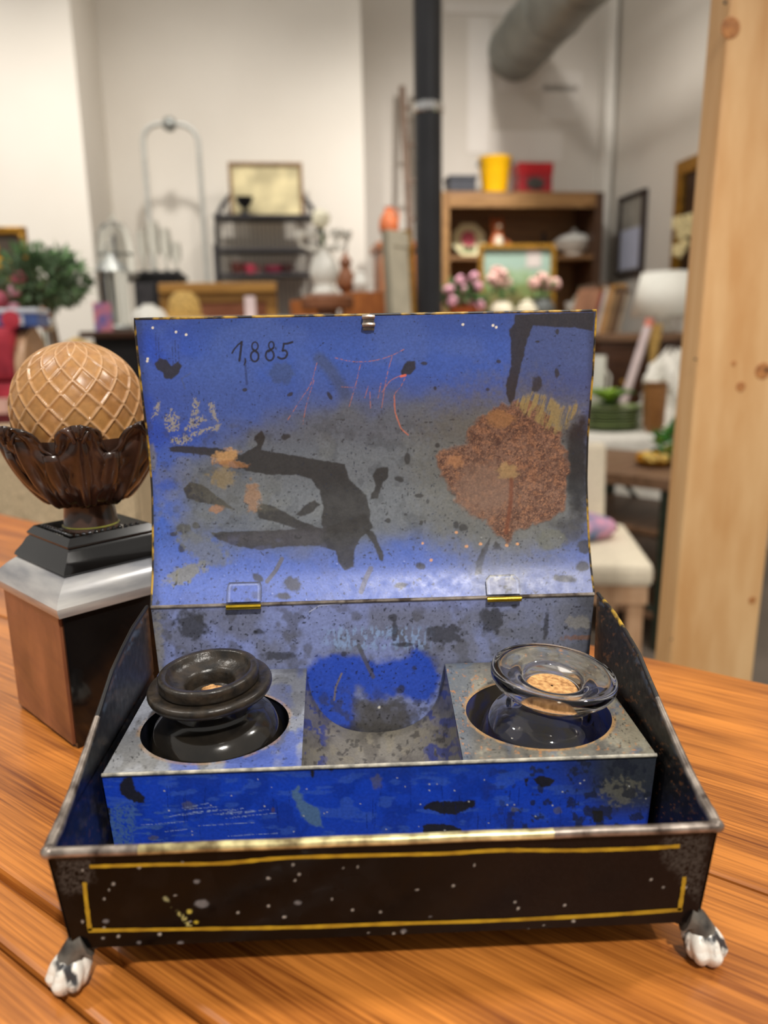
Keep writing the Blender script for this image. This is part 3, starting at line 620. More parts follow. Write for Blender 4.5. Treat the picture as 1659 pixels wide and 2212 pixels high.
for (cx, cy, rx, ry) in ((814, 1690, 12, 16), (590, 1750, 4, 6), (1110, 1749, 8, 6), (1205, 1752, 10, 8), (330, 1810, 10, 5), (407, 1742, 14, 8)): P.ell(cx, cy, rx, ry, (92, 92, 92) if rx > 6 else (90, 70, 60), op=.6, rag=.6)
for k_ in range(16):
    x0 = RNG.uniform(290, 520); y0 = RNG.uniform(1745, 1810); P.line([(x0, y0), (x0+RNG.uniform(30, 130), y0-RNG.uniform(2, 12))], 1.6, (150, 172, 214), .8, .45)
for k_ in range(30):
    x0 = RNG.uniform(330, 1250); y0 = RNG.uniform(1690, 1780); P.line([(x0, y0), (x0+RNG.uniform(-4, 6), y0+RNG.uniform(15, 60))], 1.6, (14, 30, 96), .7, .4)
for k_ in range(40): P.ell(RNG.uniform(230, 1400), RNG.uniform(1680, 1810), 1.8, 1.5, (190, 190, 190), op=.8)
painted_mesh('insert_front', V, F[:, ::-1], P, M_paint, ins)
M_worn = mat('bare_worn_edge', (196, 190, 174), .45, metal=.2, var=.1, scale=240, col2=(120, 118, 112))
MB().tube([(-.1006+.2012*i/40, YI-.0001, ZI) for i in range(41)], .0007, 8).build('insert_edge', M_worn, ins, smooth=True)
# bay plates with round holes
HOLES = ((-.0660, .0760), (.0650, .0770)); HR = .0293
quads = ([(-.1006, YI), (-.0293, YI), (-.0325, D-.001), (-.1012, D-.001)], [(.0296, YI), (.1006, YI), (.1012, D-.001), (.0325, D-.001)])
for bi in (0, 1):
    cx, cy = HOLES[bi]; Q = quads[bi]; NT, NR = 400, 60
    th = np.linspace(0, 2*PI, NT, endpoint=False); bd = np.full(NT, 1e9)
    for i in range(4):
        a = np.array(Q[i]); b = np.array(Q[(i+1) % 4]); e = b-a; n = np.array([e[1], -e[0]]); den = n[0]*np.cos(th)+n[1]*np.sin(th); num = n @ (a-np.array([cx, cy]))
        with np.errstate(divide='ignore'): tt = num/den
        bd = np.minimum(bd, np.where((tt > 0) & (den != 0), tt, 1e9))
    # snap the nearest samples to the corners
    for c in Q:
        an = math.atan2(c[1]-cy, c[0]-cx) % (2*PI); k_ = int(round(an/(2*PI)*NT)) % NT; th[k_] = an; bd[k_] = math.hypot(c[0]-cx, c[1]-cy)
    rr = np.linspace(0, 1, NR)[:, None]; r = HR+(bd[None]-HR)*rr
    V = np.stack([cx+r*np.cos(th), cy+r*np.sin(th), np.full_like(r, ZI)], -1).reshape(-1, 3)
    i, j = np.meshgrid(np.arange(NT), np.arange(NR-1)); i = i.ravel(); j = j.ravel(); i2 = (i+1) % NT
    F = np.stack([j*NT+i, (j+1)*NT+i, (j+1)*NT+i2, j*NT+i2], -1); u, v = proj(V)
    if bi == 0:
        P = Paint(u, v, (140, 144, 154)); P.noise((78, 98, 172), .02, .46, .6, .8, 3); P.noise((92, 92, 92), .025, .52, .64, .6, 4); P.mix(sstep(1600, 1640, v)*sstep(450, 560, u)*.6, (56, 80, 160)); P.mix(sstep(560, 640, u)*sstep(1560, 1480, v)*.7, (70, 72, 78))
        P.mix(sstep(1560, 1650, v)*sstep(420, 300, u)*.5, (150, 150, 146))
    else:
        P = Paint(u, v, (108, 106, 98)); P.noise((144, 140, 124), .03, .5, .64, .8, 3); P.noise((84, 100, 124), .03, .54, .66, .6, 4); P.noise((70, 68, 66), .03, .52, .66, .5, 2); P.mix(sstep(1040, 1000, u)*.5, (98, 110, 126)); P.ell(1370, 1560, 50, 60, (140, 132, 112), op=.6, rag=.7); P.noise((170, 120, 76), .15, .68, .74, .8, 1)
    rho = (np.broadcast_to(r, (NR, NT))-HR).ravel(); P.mix(sstep(.0022, .0006, rho)*sstep(.3, .5, NZ[1].fbm(u*.05, v*.05, 3))*(.9 if bi else .5), (170, 134, 88))
    P.noise((30, 30, 32), .2, .7, .76, .7, 5)
    plate = painted_mesh('bottle_bay', V, F[:, ::-1], P, M_paint, ins)
    mw = mat('well_blue', (38, 56, 128), .5, var=.1, scale=45, col2=(76, 70, 62), lo=.42, hi=.58) if bi else mat('well_dark', (20, 22, 34), .5, var=.2, scale=120)
    MB().lathe([(HR+.0006, ZI-.0003), (HR+.0006, ZB+.001), (.001, ZB+.001)], (cx, cy, 0), 64, cap=False).build('bottle_well', mw, plate, smooth=True)
# pen trough between the bays
def tr(s, t):
    hw = .0294+(.0325-.0294)*t; a = PI*s; q = np.sign(np.cos(a))*np.abs(np.cos(a))**.82
    return np.stack([-hw*q, YI+.0003+(D-.0006-YI)*t, ZI-(ZI-.0157)*np.sin(a)**.9], -1)
V, F = gridVF(tr, 220, 160); u, v = proj(V); P = Paint(u, v, (120, 116, 108)); P.noise((92, 88, 82), .02, .45, .62, .8, 3)
P.noise((50, 62, 130), .05, .5, .58, .85, 4, sstep(720, 690, u)+sstep(900, 930, u)); P.noise((128, 122, 108), .05, .56, .66, .7, 2); P.noise((40, 38, 38), .1, .62, .7, .6, 5)
painted_mesh('pen_trough', V, F, P, M_paint, ins)
# crumbs
# --- paw feet -----------------------------------------------------------
def paw():
    m = MB()
    def body(s, t):
        a = 2*PI*s; ph = PI*t; r = math.sin(ph)**.8 if 0 < ph < PI else 0.
        x = math.cos(a)*r; y = math.sin(a)*r; z = -math.cos(ph)
        toe = 0.
        if x > -.1: toe = .30*(abs(math.cos(3.3*math.atan2(y, x+.001)))-.45)*min(1, x+.45)*(1-.6*max(0, z))
        k = 1+toe
        zz = .0063+.0063*z; zz = max(zz, 0.)
        return (x*.0068*k+(.0010 if z < 0 else -.0008*z), y*.0062*k, zz)
    m.grid(body, 72, 24, closed_u=True)
    return m
M_claw = mat('foot_black', (26, 25, 25), .4, var=.3, scale=120, bump=.2, col2=(110, 106, 98))
foot0 = None
for (fx, fy, fa) in ((-.1018, .0008, math.radians(-108)), (.1028, .0006, math.radians(-72)), (-.1, D+.002, math.radians(128)), (.1, D+.002, math.radians(52))):
    f = paw().build('paw_foot', M_pewter, box, smooth=True, angle=80) if foot0 is None else foot0.copy()
    if foot0 is None: foot0 = f
    else: COL.objects.link(f); f.parent = box
    f.location = (fx, fy, 0); f.rotation_euler = (0, 0, fa)
    sx = -1 if fx < 0 else 1; sy = -1 if fy < .05 else 1
    MB().tube([(fx, fy, .0095), (fx-sx*.002, fy-sy*.001, .0135), (fx-sx*.005, fy-sy*.0018, ZB+.0004)], [.0046, .0040, .0052], 12).build('ankle', M_claw, box, smooth=True)
    MB().prism([(fx+sx*.0008, ZB+.0002), (fx-sx*.0125, ZB+.0002), (fx-sx*.0085, ZB-.0022), (fx-sx*.0030, ZB-.0042)], fy+.0012 if sy < 0 else fy-.003, fy+.003 if sy < 0 else fy-.0012).build('foot_bracket', M_claw, box)

# ------------------------------------------------------------------ ink bottles
def tilt_thing(name, label, cat, loc, rx, ry):
    o = thing(name, label, cat, loc); o.rotation_euler = (rx, ry, 0); return o
M_dk = mat('smoked_dark_glass', (14, 13, 12), .14, var=.3, scale=90, bump=.06, spec=.6, col2=(34, 30, 25), coat=.3)
M_dust = mat('dusty_black_rubber', (25, 23, 21), .3, var=.25, scale=220, bump=.25, col2=(54, 46, 37))
M_cork = mat('cork', (206, 160, 104), .85, var=.15, scale=500, bump=.5, col2=(150, 104, 60))
bt = tilt_thing('ink_bottle', 'dark dusty ink bottle with stepped black funnel top in the left bay', 'ink bottle', (-.0640, .0752, TZ+ZB+.0012), math.radians(3), math.radians(-2.5))
g0 = ZI-ZB-.0012+.0034
MB().lathe([(.001, .0), (.0255, .0), (.0272, .003), (.0274, g0-.014), (.0262, g0-.006), (.0235, g0+.0005), (.0195, g0+.0028), (.0158, g0+.0042), (.0150, g0+.0060), (.0152, g0+.0112)], seg=72).build('body', M_dk, bt, smooth=True, angle=60)
MB().lathe([(.0150, g0+.0105), (.0205, g0+.0118), (.0236, g0+.0136), (.0242, g0+.0150), (.0242, g0+.0162), (.0238, g0+.0170), (.0232, g0+.0173), (.0205, g0+.0170), (.0176, g0+.0168)], seg=72, cap=False).build('flange', M_dust, bt, smooth=True)
MB().lathe([(.0180, g0+.0165), (.0190, g0+.0172), (.0195, g0+.0182), (.0195, g0+.0215), (.0192, g0+.0221), (.0186, g0+.0224), (.0168, g0+.0224), (.0163, g0+.0219), (.0158, g0+.0205), (.0140, g0+.0188), (.0112, g0+.0178), (.0100, g0+.0172), (.0094, g0+.0158), (.0086, g0+.0118), (.0060, g0+.0108), (.0005, g0+.0105)], seg=72, cap=False).build('funnel_cup', M_dust, bt, smooth=True, angle=50)
ck = MB()
ck.grid(lambda s, t: ((.0040*math.sin(PI*t)*(1+.25*math.sin(5*2*PI*s)+.2*math.cos(3*2*PI*s)))*math.cos(2*PI*s)+.0005, .0030*math.sin(PI*t)*(1+.25*math.cos(4*2*PI*s))*math.sin(2*PI*s)-.001, g0+.0135-.0022*math.cos(PI*t)), 20, 9, closed_u=True)
ck.build('cork_crumb', M_cork, bt, smooth=True)

def glassmat(name, col=(250, 248, 244), rough=.03, ior=1.5):
    if name in MATS: return MATS[name]
    m = bpy.data.materials.new(name); m.use_nodes = True; N = m.node_tree.nodes; L = m.node_tree.links; b = N['Principled BSDF']
    b.inputs['Base Color'].default_value = (*srgb(col), 1); b.inputs['Transmission Weight'].default_value = 1; b.inputs['IOR'].default_value = ior
    tc = N.new('ShaderNodeTexCoord'); nz = N.new('ShaderNodeTexNoise'); nz.inputs['Scale'].default_value = 60
    mr = N.new('ShaderNodeMapRange'); mr.inputs[3].default_value = rough*.5; mr.inputs[4].default_value = rough*2
    L.new(tc.outputs['Object'], nz.inputs['Vector']); L.new(nz.outputs['Fac'], mr.inputs[0]); L.new(mr.outputs[0], b.inputs['Roughness'])
    MATS[name] = m; return m
g0 = ZI-ZB-.0012+.0022
M_glass = glassmat('old_clear_glass', (244, 240, 236), .03)
M_frost = glassmat('frosted_glass', (236, 234, 230), .22)
bc = tilt_thing('ink_bottle', 'clear glass ink bottle with wide flared rim and cork in the right bay', 'ink bottle', (.0652, .0762, TZ+ZB+.0012), math.radians(4), math.radians(5))
prof = [(.0005, .0), (.0240, .0), (.0262, .003), (.0264, g0-.014), (.0250, g0-.0065), (.0215, g0-.001), (.0180, g0+.0012), (.0158, g0+.0030), (.0148, g0+.0055), (.0148, g0+.0085), (.0175, g0+.0100), (.0225, g0+.0118), (.0246, g0+.0140), (.0250, g0+.0165), (.0243, g0+.0182), (.0225, g0+.0186), (.0190, g0+.0176), (.0165, g0+.0166), (.0135, g0+.0158), (.0118, g0+.0145), (.0110, g0+.0120), (.0108, g0+.0060), (.0118, g0+.0020), (.0150, g0-.002), (.0200, g0-.006), (.0226, g0-.012), (.0226, .006), (.0200, .004), (.0005, .004)]
sm = spline(prof[:-1], 3)+[prof[-1]]
MB().lathe([(max(1e-5, a), b) for a, b in sm], seg=96, cap=False).build('glass_body', M_glass, bc, smooth=True, angle=60)
MB().lathe([(.0005, g0+.0045), (.0100, g0+.0045), (.0104, g0+.006), (.0104, g0+.0108), (.0098, g0+.0116), (.0005, g0+.0116)], seg=48, cap=False).build('cork', M_cork, bc, smooth=True, angle=40)

# ================================================================== CARVED FINIAL BESIDE THE BOX
FX, FY = -.1508, .2010
fin = thing('carved_finial', 'carved acorn finial with tan ball in dark leaf cup on a square black pedestal', 'finial', (FX, FY, TZ))
def zat(u, v, y): return float(hit(u, v, 1, y)[2])
M_tan = painted('tan_lacquer', rough=.3, bump=.08, fine=300., pits=False)
M_acan = mat('dark_carved_wood', (66, 44, 34), .25, var=.25, scale=60, bump=.1, coat=.3, col2=(26, 17, 13))
M_lacq = mat('black_lacquer', (16, 15, 15), .12, var=.2, scale=30, coat=.5, col2=(10, 9, 9))
M_wallrefl = mat('wall_reflection_grey', (196, 194, 190), .2, metal=.25, var=.1, scale=14, col2=(120, 122, 128), stretch=(1, 1, 6))  # bright wall mirrored in black gloss, put into the colour
M_tabrefl = mat('table_reflection_brown', (150, 96, 66), .22, var=.2, scale=26, bump=.1, coat=.5, col2=(84, 46, 30), stretch=(1, 1, .5))  # table mirrored in black lacquer, painted as a brown tone
M_band = mat('green_gold_band', (140, 140, 60), .4, metal=.3, var=.1)
zt = zat(161, 737, FY); zc = zat(161, 870, FY); zcup = zat(155, 935, FY-.03); zneck = zat(190, 1085, FY-.01); zcap = zat(190, 1150, FY-.01)
R0 = .0338
def ballr(z):
    if z >= zc-.004: 
        q = (z-(zc-.004))/(zt-(zc-.004)); return R0*math.sqrt(max(0, 1-q**2.15))
    q = ((zc-.004)-z)/.040; return R0*math.sqrt(max(0, 1-(q*.9)**2))
zb0 = zc-.036
NU, NV = 300, 200
sv = np.linspace(0, 1, NV); zz = zb0+(zt-zb0)*(1-(1-sv)**1.6)
S, T = np.meshgrid(np.arange(NU)/NU, sv); RR = np.array([ballr(z) for z in zz])[:, None]; ZZ = np.tile(zz[:, None], (1, NU))
hh = (ZZ-zb0)/(zt-zb0); tw = hh*.62+.10*hh**3
l1 = np.abs(((S*17+tw*17*.42) % 1)-.5)*2; l2 = np.abs(((S*17-tw*17*.42) % 1)-.5)*2
rid = np.maximum(sstep(.80, .97, l1), sstep(.80, .97, l2))
RR2 = RR-.0009*(1-rid)*np.clip(RR/R0*1.3, 0, 1)
V = np.stack([RR2*np.cos(2*PI*S), RR2*np.sin(2*PI*S), ZZ], -1).reshape(-1, 3)
i, j = np.meshgrid(np.arange(NU), np.arange(NV-1)); i = i.ravel(); j = j.ravel(); i2 = (i+1) % NU; F = np.stack([j*NU+i, j*NU+i2, (j+1)*NU+i2, (j+1)*NU+i], -1)
P = Paint(V[:, 0]*3900+500, V[:, 2]*3900, (168, 122, 70)); P.noise((146, 100, 56), .02, .45, .65, .7, 3); P.mix(rid.ravel()*.75, (198, 158, 118)); P.noise((196, 152, 112), .02, .56, .7, .5, 2)
painted_mesh('acorn_ball', V, F, P, M_tan, fin)
# leaf cup
zb1 = zneck-.001; RC = .0365
def cupr(t): return .0135+(RC-.0135)*math.sin(min(1, t)*PI/2)**.75
MB().lathe([(cupr(k/14)*.93, zb1+(zcup-.004-zb1)*k/14) for k in range(15)]+[(RC*.8, zcup-.006)], seg=48, cap=False).build('cup', M_acan, fin, smooth=True)
def leaf(ang):
    def g(s, t):
        x = 2*s-1
        w_ = (.30+.62*math.sin(PI*min(1, t*.92+.06))**.8)*(1-.78*(max(0, t-.66)/.34)**1.4)*.49
        lob = 1+.16*math.cos(t*PI*7)*abs(x)
        a = ang+x*w_*lob
        r = cupr(t*.98)+.0012
        r += .0022*math.cos(x*PI*.5)+.0016*math.cos(x*PI*3.0+t*2)*(1-t*.3)*(.3+.7*abs(x))+.0022*math.exp(-(x*7)**2)
        r += .0012*math.sin(t*PI*7+abs(x)*4)*abs(x)
        z = zb1+(zcup+.0075-zb1)*t-.003*abs(x)**2*t
        if t > .8:
            q = (t-.8)/.2; r += .0075*math.sin(q*2.2); z += .003*math.sin(q*PI)-.0085*q**3; a = ang+(a-ang)*(1+.25*q)
        return (r*math.cos(a), r*math.sin(a), z)
    return MB().grid(g, 29, 36)
for k in range(8): leaf(math.radians(-73+45*k)).build('leaf', M_acan, fin, smooth=True, solid=.0016, angle=80)
for k in range(8):
    def g2(s, t, A=math.radians(-73+22.5+45*k)):
        x = 2*s-1; a = A+x*.2*(1-t*.5); r = cupr(t*.85)+.0006+.0016*math.cos(x*PI/2); return (r*math.cos(a), r*math.sin(a), zb1+(zcup-.010-zb1)*t)
    MB().grid(g2, 9, 10).build('under_leaf', M_acan, fin, smooth=True, solid=.001, angle=80)
MB().lathe([(.0130, zcap-.004), (.0150, zcap+.001), (.0138, zcap+.004), (.0128, zneck-.002), (.0150, zneck+.002)], seg=40).build('neck', M_acan, fin, smooth=True)
MB().lathe([(.0139, zcap+.0022), (.0147, zcap+.0028), (.0139, zcap+.0034)], seg=40, cap=False).build('neck_band', M_band, fin, smooth=True)
# square pedestal, corner towards the viewer
QA = math.radians(44)
def sq(prof, m, name, parent=fin):
    mb = MB(); v = []; f = []
    for (h, z) in prof:
        for k in range(4):
            a = QA+PI/4+k*PI/2; v.append((h*1.41421*math.cos(a), h*1.41421*math.sin(a), z))
    n = len(prof)
    for j_ in range(n-1):
        for k in range(4): l = (k+1) % 4; f.append((j_*4+k, j_*4+l, (j_+1)*4+l, (j_+1)*4+k))
    f.append((3, 2, 1, 0)); f.append(tuple((n-1)*4+k for k in range(4)))
    return mb.add(v, f).build(name, m, parent, smooth=True, angle=25)
zk = zcap-.001; hc = .0245
z1 = zat(176, 1181, FY-.034)
sq([(hc, z1-.0012), (hc+.0005, z1), (hc-.0025, z1+.0035), (.0165, zk)], M_lacq, 'cap')
for k in range(22):
    s = -1+2*(k % 11)/10; d = (1 if k < 11 else -1)
    a = QA+(-PI/2 if k < 11 else PI); n_ = np.array([math.cos(a), math.sin(a)]); t_ = np.array([-n_[1], n_[0]])
    p = n_*.0190+t_*s*.0165
    MB().ell((p[0], p[1], z1+.0034), (.0014, .0014, .0014), 8, 6).build('bead', M_lacq, fin, smooth=True)
z2 = z1-.0135; z3 = z1-.0275
sq([(hc+.0050, z2), (hc+.0062, z2+.0012), (hc+.0056, z2+.003), (hc+.003, z2+.0065), (hc+.0008, z2+.0105), (hc-.001, z1-.001)], M_lacq, 'upper_moulding')
sq([(hc+.0140, z3-.003), (hc+.0150, z3), (hc+.0152, z3+.002), (hc+.0135, z3+.0062), (hc+.0095, z3+.0105), (hc+.0052, z2)], M_wallrefl, 'lower_moulding')
hb = hc+.0112
sq([(hb, .0), (hb, z3+.0005)], M_lacq, 'block')
# slab coloured as the table's reflection on the left-hand face, plain lacquer on the other
a = QA+PI; n_ = Vector((math.cos(a), math.sin(a), 0)); rot = Matrix.Rotation(a, 4, 'Z')
pm = MB().box((n_.x*(hb+.0008), n_.y*(hb+.0008), z3/2), (.0018, hb*1.92, z3*.94), rot).build('reflection_slab', M_tabrefl, fin, bevel=.0005)

# ================================================================== BACKGROUND MATERIALS
W_case = wood('case_oak', (176, 134, 84), (124, 86, 48), 4., .45, (1, 8, 8))
W_casev = wood('case_oak_upright', (176, 134, 84), (124, 86, 48), 4., .45, (8, 8, 1))
W_dark = wood('dark_walnut', (84, 52, 32), (48, 28, 18), 4., .4, (1, 8, 8))
W_orng = wood('orange_pine', (186, 112, 52), (138, 74, 32), 4., .4, (8, 8, 1))
W_gold = wood('golden_oak', (186, 138, 66), (136, 92, 38), 4., .4, (1, 8, 8))
W_post = wood('fir_post', (226, 186, 134), (204, 154, 98), 2.2, .55, (11, 11, .55), bump=.05, fine=1.2)
W_pale = wood('pale_beech', (214, 176, 140), (182, 140, 104), 4., .5, (8, 8, 1))
W_grey = wood('grey_brown_oak', (146, 112, 86), (104, 76, 54), 4., .5, (1, 8, 8))
C_white = mat('white_glaze', (240, 238, 230), .2, var=.02, scale=20)
C_cream = mat('cream_glaze', (232, 224, 200), .3, var=.04, scale=20)
C_iron = mat('black_iron', (66, 64, 67), .5, var=.1)
C_grey = mat('grey_metal', (150, 152, 148), .4, metal=.5, var=.08)
C_black = mat('matt_black', (26, 25, 28), .5, var=.1)
C_yell = mat('yellow_enamel', (248, 190, 10), .4, var=.03)
C_red = mat('red_enamel', (176, 16, 26), .4, var=.08)
C_pink = mat('pink_petal', (228, 168, 186), .7, var=.1, scale=40)
C_blush = mat('blush_petal', (236, 190, 180), .7, var=.08, scale=40)
C_leaf = mat('leaf_green', (86, 118, 66), .6, var=.25, scale=30)
C_olive = mat('olive_leaf', (116, 142, 108), .55, var=.2, scale=20, col2=(66, 88, 60))
C_lime = mat('lime_leaf', (150, 190, 60), .5, var=.2, scale=30)
C_gilt = mat('gilt_frame', (190, 140, 50), .35, metal=.6, var=.2, scale=60)
C_terra = mat('terracotta', (196, 106, 60), .6, var=.08)
C_cloth = mat('white_cloth', (240, 236, 226), .8, var=.03, scale=60)
C_tan = mat('tan_cloth', (206, 184, 150), .85, var=.12, scale=140, bump=.3)
C_straw = mat('straw', (216, 176, 100), .7, var=.15, scale=90, bump=.3)
G_room = glassmat('shop_glass', (240, 244, 242), .04, 1.3)

def petals(mb, c, r, n, size):
    for _ in range(n):
        d = Vector((random.gauss(0, 1), random.gauss(0, 1), random.gauss(0, 1))); d.normalize(); q = d*r*random.uniform(.6, 1.)
        mb.ell((c[0]+q.x, c[1]+q.y, c[2]+q.z), (size, size, size*.5), 7, 5, d.to_track_quat('Z', 'Y').to_matrix())
def leaves(mb, pts, L, Wd):
    for p, d in pts:
        d = Vector(d).normalized(); sdv = d.cross(Vector((random.gauss(0, 1), random.gauss(0, 1), random.gauss(0, 1)))).normalized(); up_ = sdv.cross(d)
        p = Vector(p); l = L*random.uniform(.7, 1.2); w_ = Wd*random.uniform(.7, 1.2)
        mb.add([p, p+d*l*.5+sdv*w_*.5+up_*l*.05, p+d*l+up_*(-.08*l), p+d*l*.5-sdv*w_*.5+up_*l*.05], [(0, 1, 2, 3)])
def ball_pts(c, r, n, sq_=(1, 1, 1), lo=.55):
    out = []
    for _ in range(n):
        d = Vector((random.gauss(0, 1), random.gauss(0, 1), random.gauss(0, 1))).normalized(); k = random.uniform(lo, 1.)
        out.append(((c[0]+d.x*r*k*sq_[0], c[1]+d.y*r*k*sq_[1], c[2]+d.z*r*k*sq_[2]), (d.x+random.gauss(0, .5), d.y+random.gauss(0, .5), d.z+random.gauss(0, .5))))
    return out
def framed(name, label, cat, a, b, z, w_, h, frame_m, pic_m, fw=.03, depth=.025, lean=0., rot=0., mount=None, group=None):
    """a picture whose bottom centre stands at (a, b, z)"""
    t = rthing(name, label, cat, a, b, z, rot, group); t.rotation_euler = (-lean, 0, PHI+rot)
    for (x0, x1, z0, z1) in ((-w_/2, w_/2, 0, fw), (-w_/2, w_/2, h-fw, h), (-w_/2, -w_/2+fw, fw, h-fw), (w_/2-fw, w_/2, fw, h-fw)):
        MB().bx(x0, x1, -depth/2, depth/2, z0, z1).build('frame_rail', frame_m, t, bevel=.003)
    MB().bx(-w_/2+fw, w_/2-fw, depth*.1, depth*.4, fw, h-fw).build('picture_sheet', pic_m, t)
    if mount: 
        x0, x1, z0, z1, mm = mount; MB().bx(-w_/2+fw+x0*(w_-2*fw), -w_/2+fw+x1*(w_-2*fw), depth*.02, depth*.1, fw+z0*(h-2*fw), fw+z1*(h-2*fw)).build('inset', mm, t)
    return t

# ================================================================== BIG PIECES
# wooden post at the right
b = .86; a0 = px(1472, 1420, b)[0]; a1 = px(1652, 1420, b)[0]
post = rthing('wooden_post', 'raw fir timber post rising beside the table at the right', 'post', (a0+a1)/2, b+.021, FLOORZ); post.rotation_euler = (0, math.radians(1.25), PHI); post.location = room((a0+a1)/2-.026, b+.021, FLOORZ)
pw = a1-a0
MB().bx(-pw/2, pw/2, -.021, .021, 0, 3.0).build('timber', W_post, post, bevel=.003)
M_knot = mat('wood_knot', (186, 128, 74), .6, var=.15, scale=90, col2=(140, 88, 48))
for (u, v, r) in ((1578, 62, .011), (1600, 835, .006), (1648, 800, .010), (1585, 785, .003), (1625, 1295, .005)):
    p = px(u, v, b); MB().lathe([(r, 0), (r*.9, .0006), (.0005, .0009)], (0, 0, 0), 20, Matrix.Rotation(PI/2, 4, 'X')).build('knot', M_knot, post).location = (p[0]-(a0+a1)/2-.0218*(p[1]-FLOORZ)+.026, -.021, p[1]-FLOORZ)
for (u, v, r) in ((1502, 778, .0016), (1655, 798, .003), (1566, 8, .002), (1450, 1383, .0012)):
    p = px(u, v, b); MB().lathe([(r, 0), (r*.8, .0009), (.0002, .001)], (0, 0, 0), 12, Matrix.Rotation(PI/2, 4, 'X')).build('nail_hole', C_black, post).location = (p[0]-(a0+a1)/2-.0218*(p[1]-FLOORZ)+.026, -.021, p[1]-FLOORZ)
# dark iron stove pipe
b = 3.0; a0 = px(888, 300, b)[0]; a1 = px(947, 300, b)[0]; ac = (a0+a1)/2+.012; pr = (a1-a0)/2
pipe = rthing('stove_pipe', 'tall black metal pipe with a shiny silver joint ring', 'pipe', ac, b, FLOORZ)
M_pipe = mat('pipe_black', (40, 41, 46), .36, var=.08, scale=8, spec=.6)
MB().lathe([(pr, 0), (pr, 3.4)], seg=32).build('pipe', M_pipe, pipe, smooth=True, angle=40)
zr = px(917, 235, b)[1]-FLOORZ
MB().lathe([(pr, zr-.018), (pr+.006, zr-.012), (pr+.006, zr+.012), (pr, zr+.018)], seg=32, cap=False).build('joint_ring', mat('chrome', (220, 220, 220), .15, metal=1., var=.02), pipe, smooth=True)
MB().lathe([(pr+.09, 0), (pr+.09, .012), (pr+.01, .02)], seg=32).build('floor_flange', M_pipe, pipe)
# air duct
M_duct = mat('galvanised_duct', (146, 148, 142), .5, metal=.3, var=.08, scale=6)
p0 = px(1112, 112, BR)
duct = rthing('air_duct', 'grey round ventilation duct coming out of the wall near the ceiling', 'duct', p0[0], BR, p0[1])
MB().lathe([(.165, 0), (.165, 2.2)], seg=40, rot=Matrix.Rotation(PI/2, 4, 'X')).build('duct_tube', M_duct, duct, smooth=True, angle=40)
for k in range(5): MB().lathe([(.166, -.01), (.171, 0), (.166, .01)], (0, -.3-.4*k, 0), 40, Matrix.Rotation(PI/2, 4, 'X'), cap=False).build('seam_ring', M_duct, duct, smooth=True)

# ================================================================== BOOKCASE WITH ITS CONTENTS
b = 4.58; dp = .34
xl, zt_ = px(952, 413, b); xr, _ = px(1306, 413, b)
wd = xr-xl; hgt = zt_-FLOORZ; ac = (xl+xr)/2
bc_ = rthing('bookcase', 'open brown oak bookcase against the recessed wall', 'bookcase', ac, b, FLOORZ)
W_in = wood('case_inside', (156, 114, 70), (112, 78, 48), 4., .5, (1, 8, 8))
tk_ = .05
MB().bx(-wd/2, -wd/2+tk_, 0, dp, 0, hgt).build('side_board', W_casev, bc_, bevel=.003)
MB().bx(wd/2-tk_, wd/2, 0, dp, 0, hgt).build('side_board', wood('case_dark_upright', (96, 66, 44), (60, 40, 28), 4., .45, (8, 8, 1)), bc_, bevel=.003)
MB().bx(-wd/2+tk_, wd/2-tk_, 0, dp, hgt-.022, hgt).build('top_board', W_in, bc_)
MB().bx(-wd/2+tk_, wd/2-tk_, -.004, .02, hgt-.085, hgt-.022).build('top_rail', W_case, bc_, bevel=.003)
MB().bx(-wd/2+tk_, wd/2-tk_, dp-.015, dp, .05, hgt-.03).build('back_board', W_in, bc_)
zs1 = px(1100, 551, b)[1]-FLOORZ; zs2 = px(1100, 676, b)[1]-FLOORZ
for z_ in (zs1, zs2, zs2-.38, .08): MB().bx(-wd/2+tk_, wd/2-tk_, .005, dp-.016, z_-.025, z_).build('shelf', W_in, bc_, bevel=.002)
MB().ell((wd/2-.1, -.008, hgt-.055), (.018, .012, .018)).build('knob', W_case, bc_, smooth=True)
zt_w = zt_
def on(u, v, bb): return px(u, v, bb)[0]
# on top
p0 = px(970, 380, b+.1); p1 = px(1027, 413, b+.1)
t = rthing('storage_box', 'small dark grey storage box on top of the bookcase', 'box', (p0[0]+p1[0])/2, b+.15, zt_w); ww = p1[0]-p0[0]
C_slate = mat('slate_card', (66, 68, 76), .6, var=.05)
MB().box((0, 0, .042), (ww, .14, .084)).build('body', C_slate, t, bevel=.004); MB().box((0, 0, .09), (ww+.012, .152, .02)).build('cover', C_slate, t, bevel=.003)
p0 = px(1038, 337, b+.1); p1 = px(1109, 413, b+.1); r = (p1[0]-p0[0])/2; hb_ = p0[1]-zt_w
t = rthing('bucket', 'bright yellow bucket on top of the bookcase', 'bucket', (p0[0]+p1[0])/2, b+.15, zt_w)
MB().lathe([(r*.70, 0), (r*.96, hb_-.012), (r, hb_-.006), (r, hb_), (r*.95, hb_), (r*.68, .01), (.001, .01)], seg=40).build('shell', C_yell, t, smooth=True, angle=40)
for sx in (-1, 1): MB().ell((sx*r*.98, 0, hb_-.035), (.012, .02, .016), 10, 8).build('handle_ear', C_grey, t, smooth=True)
MB().tube([(r*1.0*math.cos(x), -.06*math.sin(x), hb_-.03+.02*math.sin(x)) for x in np.linspace(0, PI, 16)], .004, 6).build('bail_handle', C_grey, t, smooth=True)
p0 = px(1119, 352, b+.1); p1 = px(1190, 413, b+.1); ww = p1[0]-p0[0]; hb_ = p0[1]-zt_w
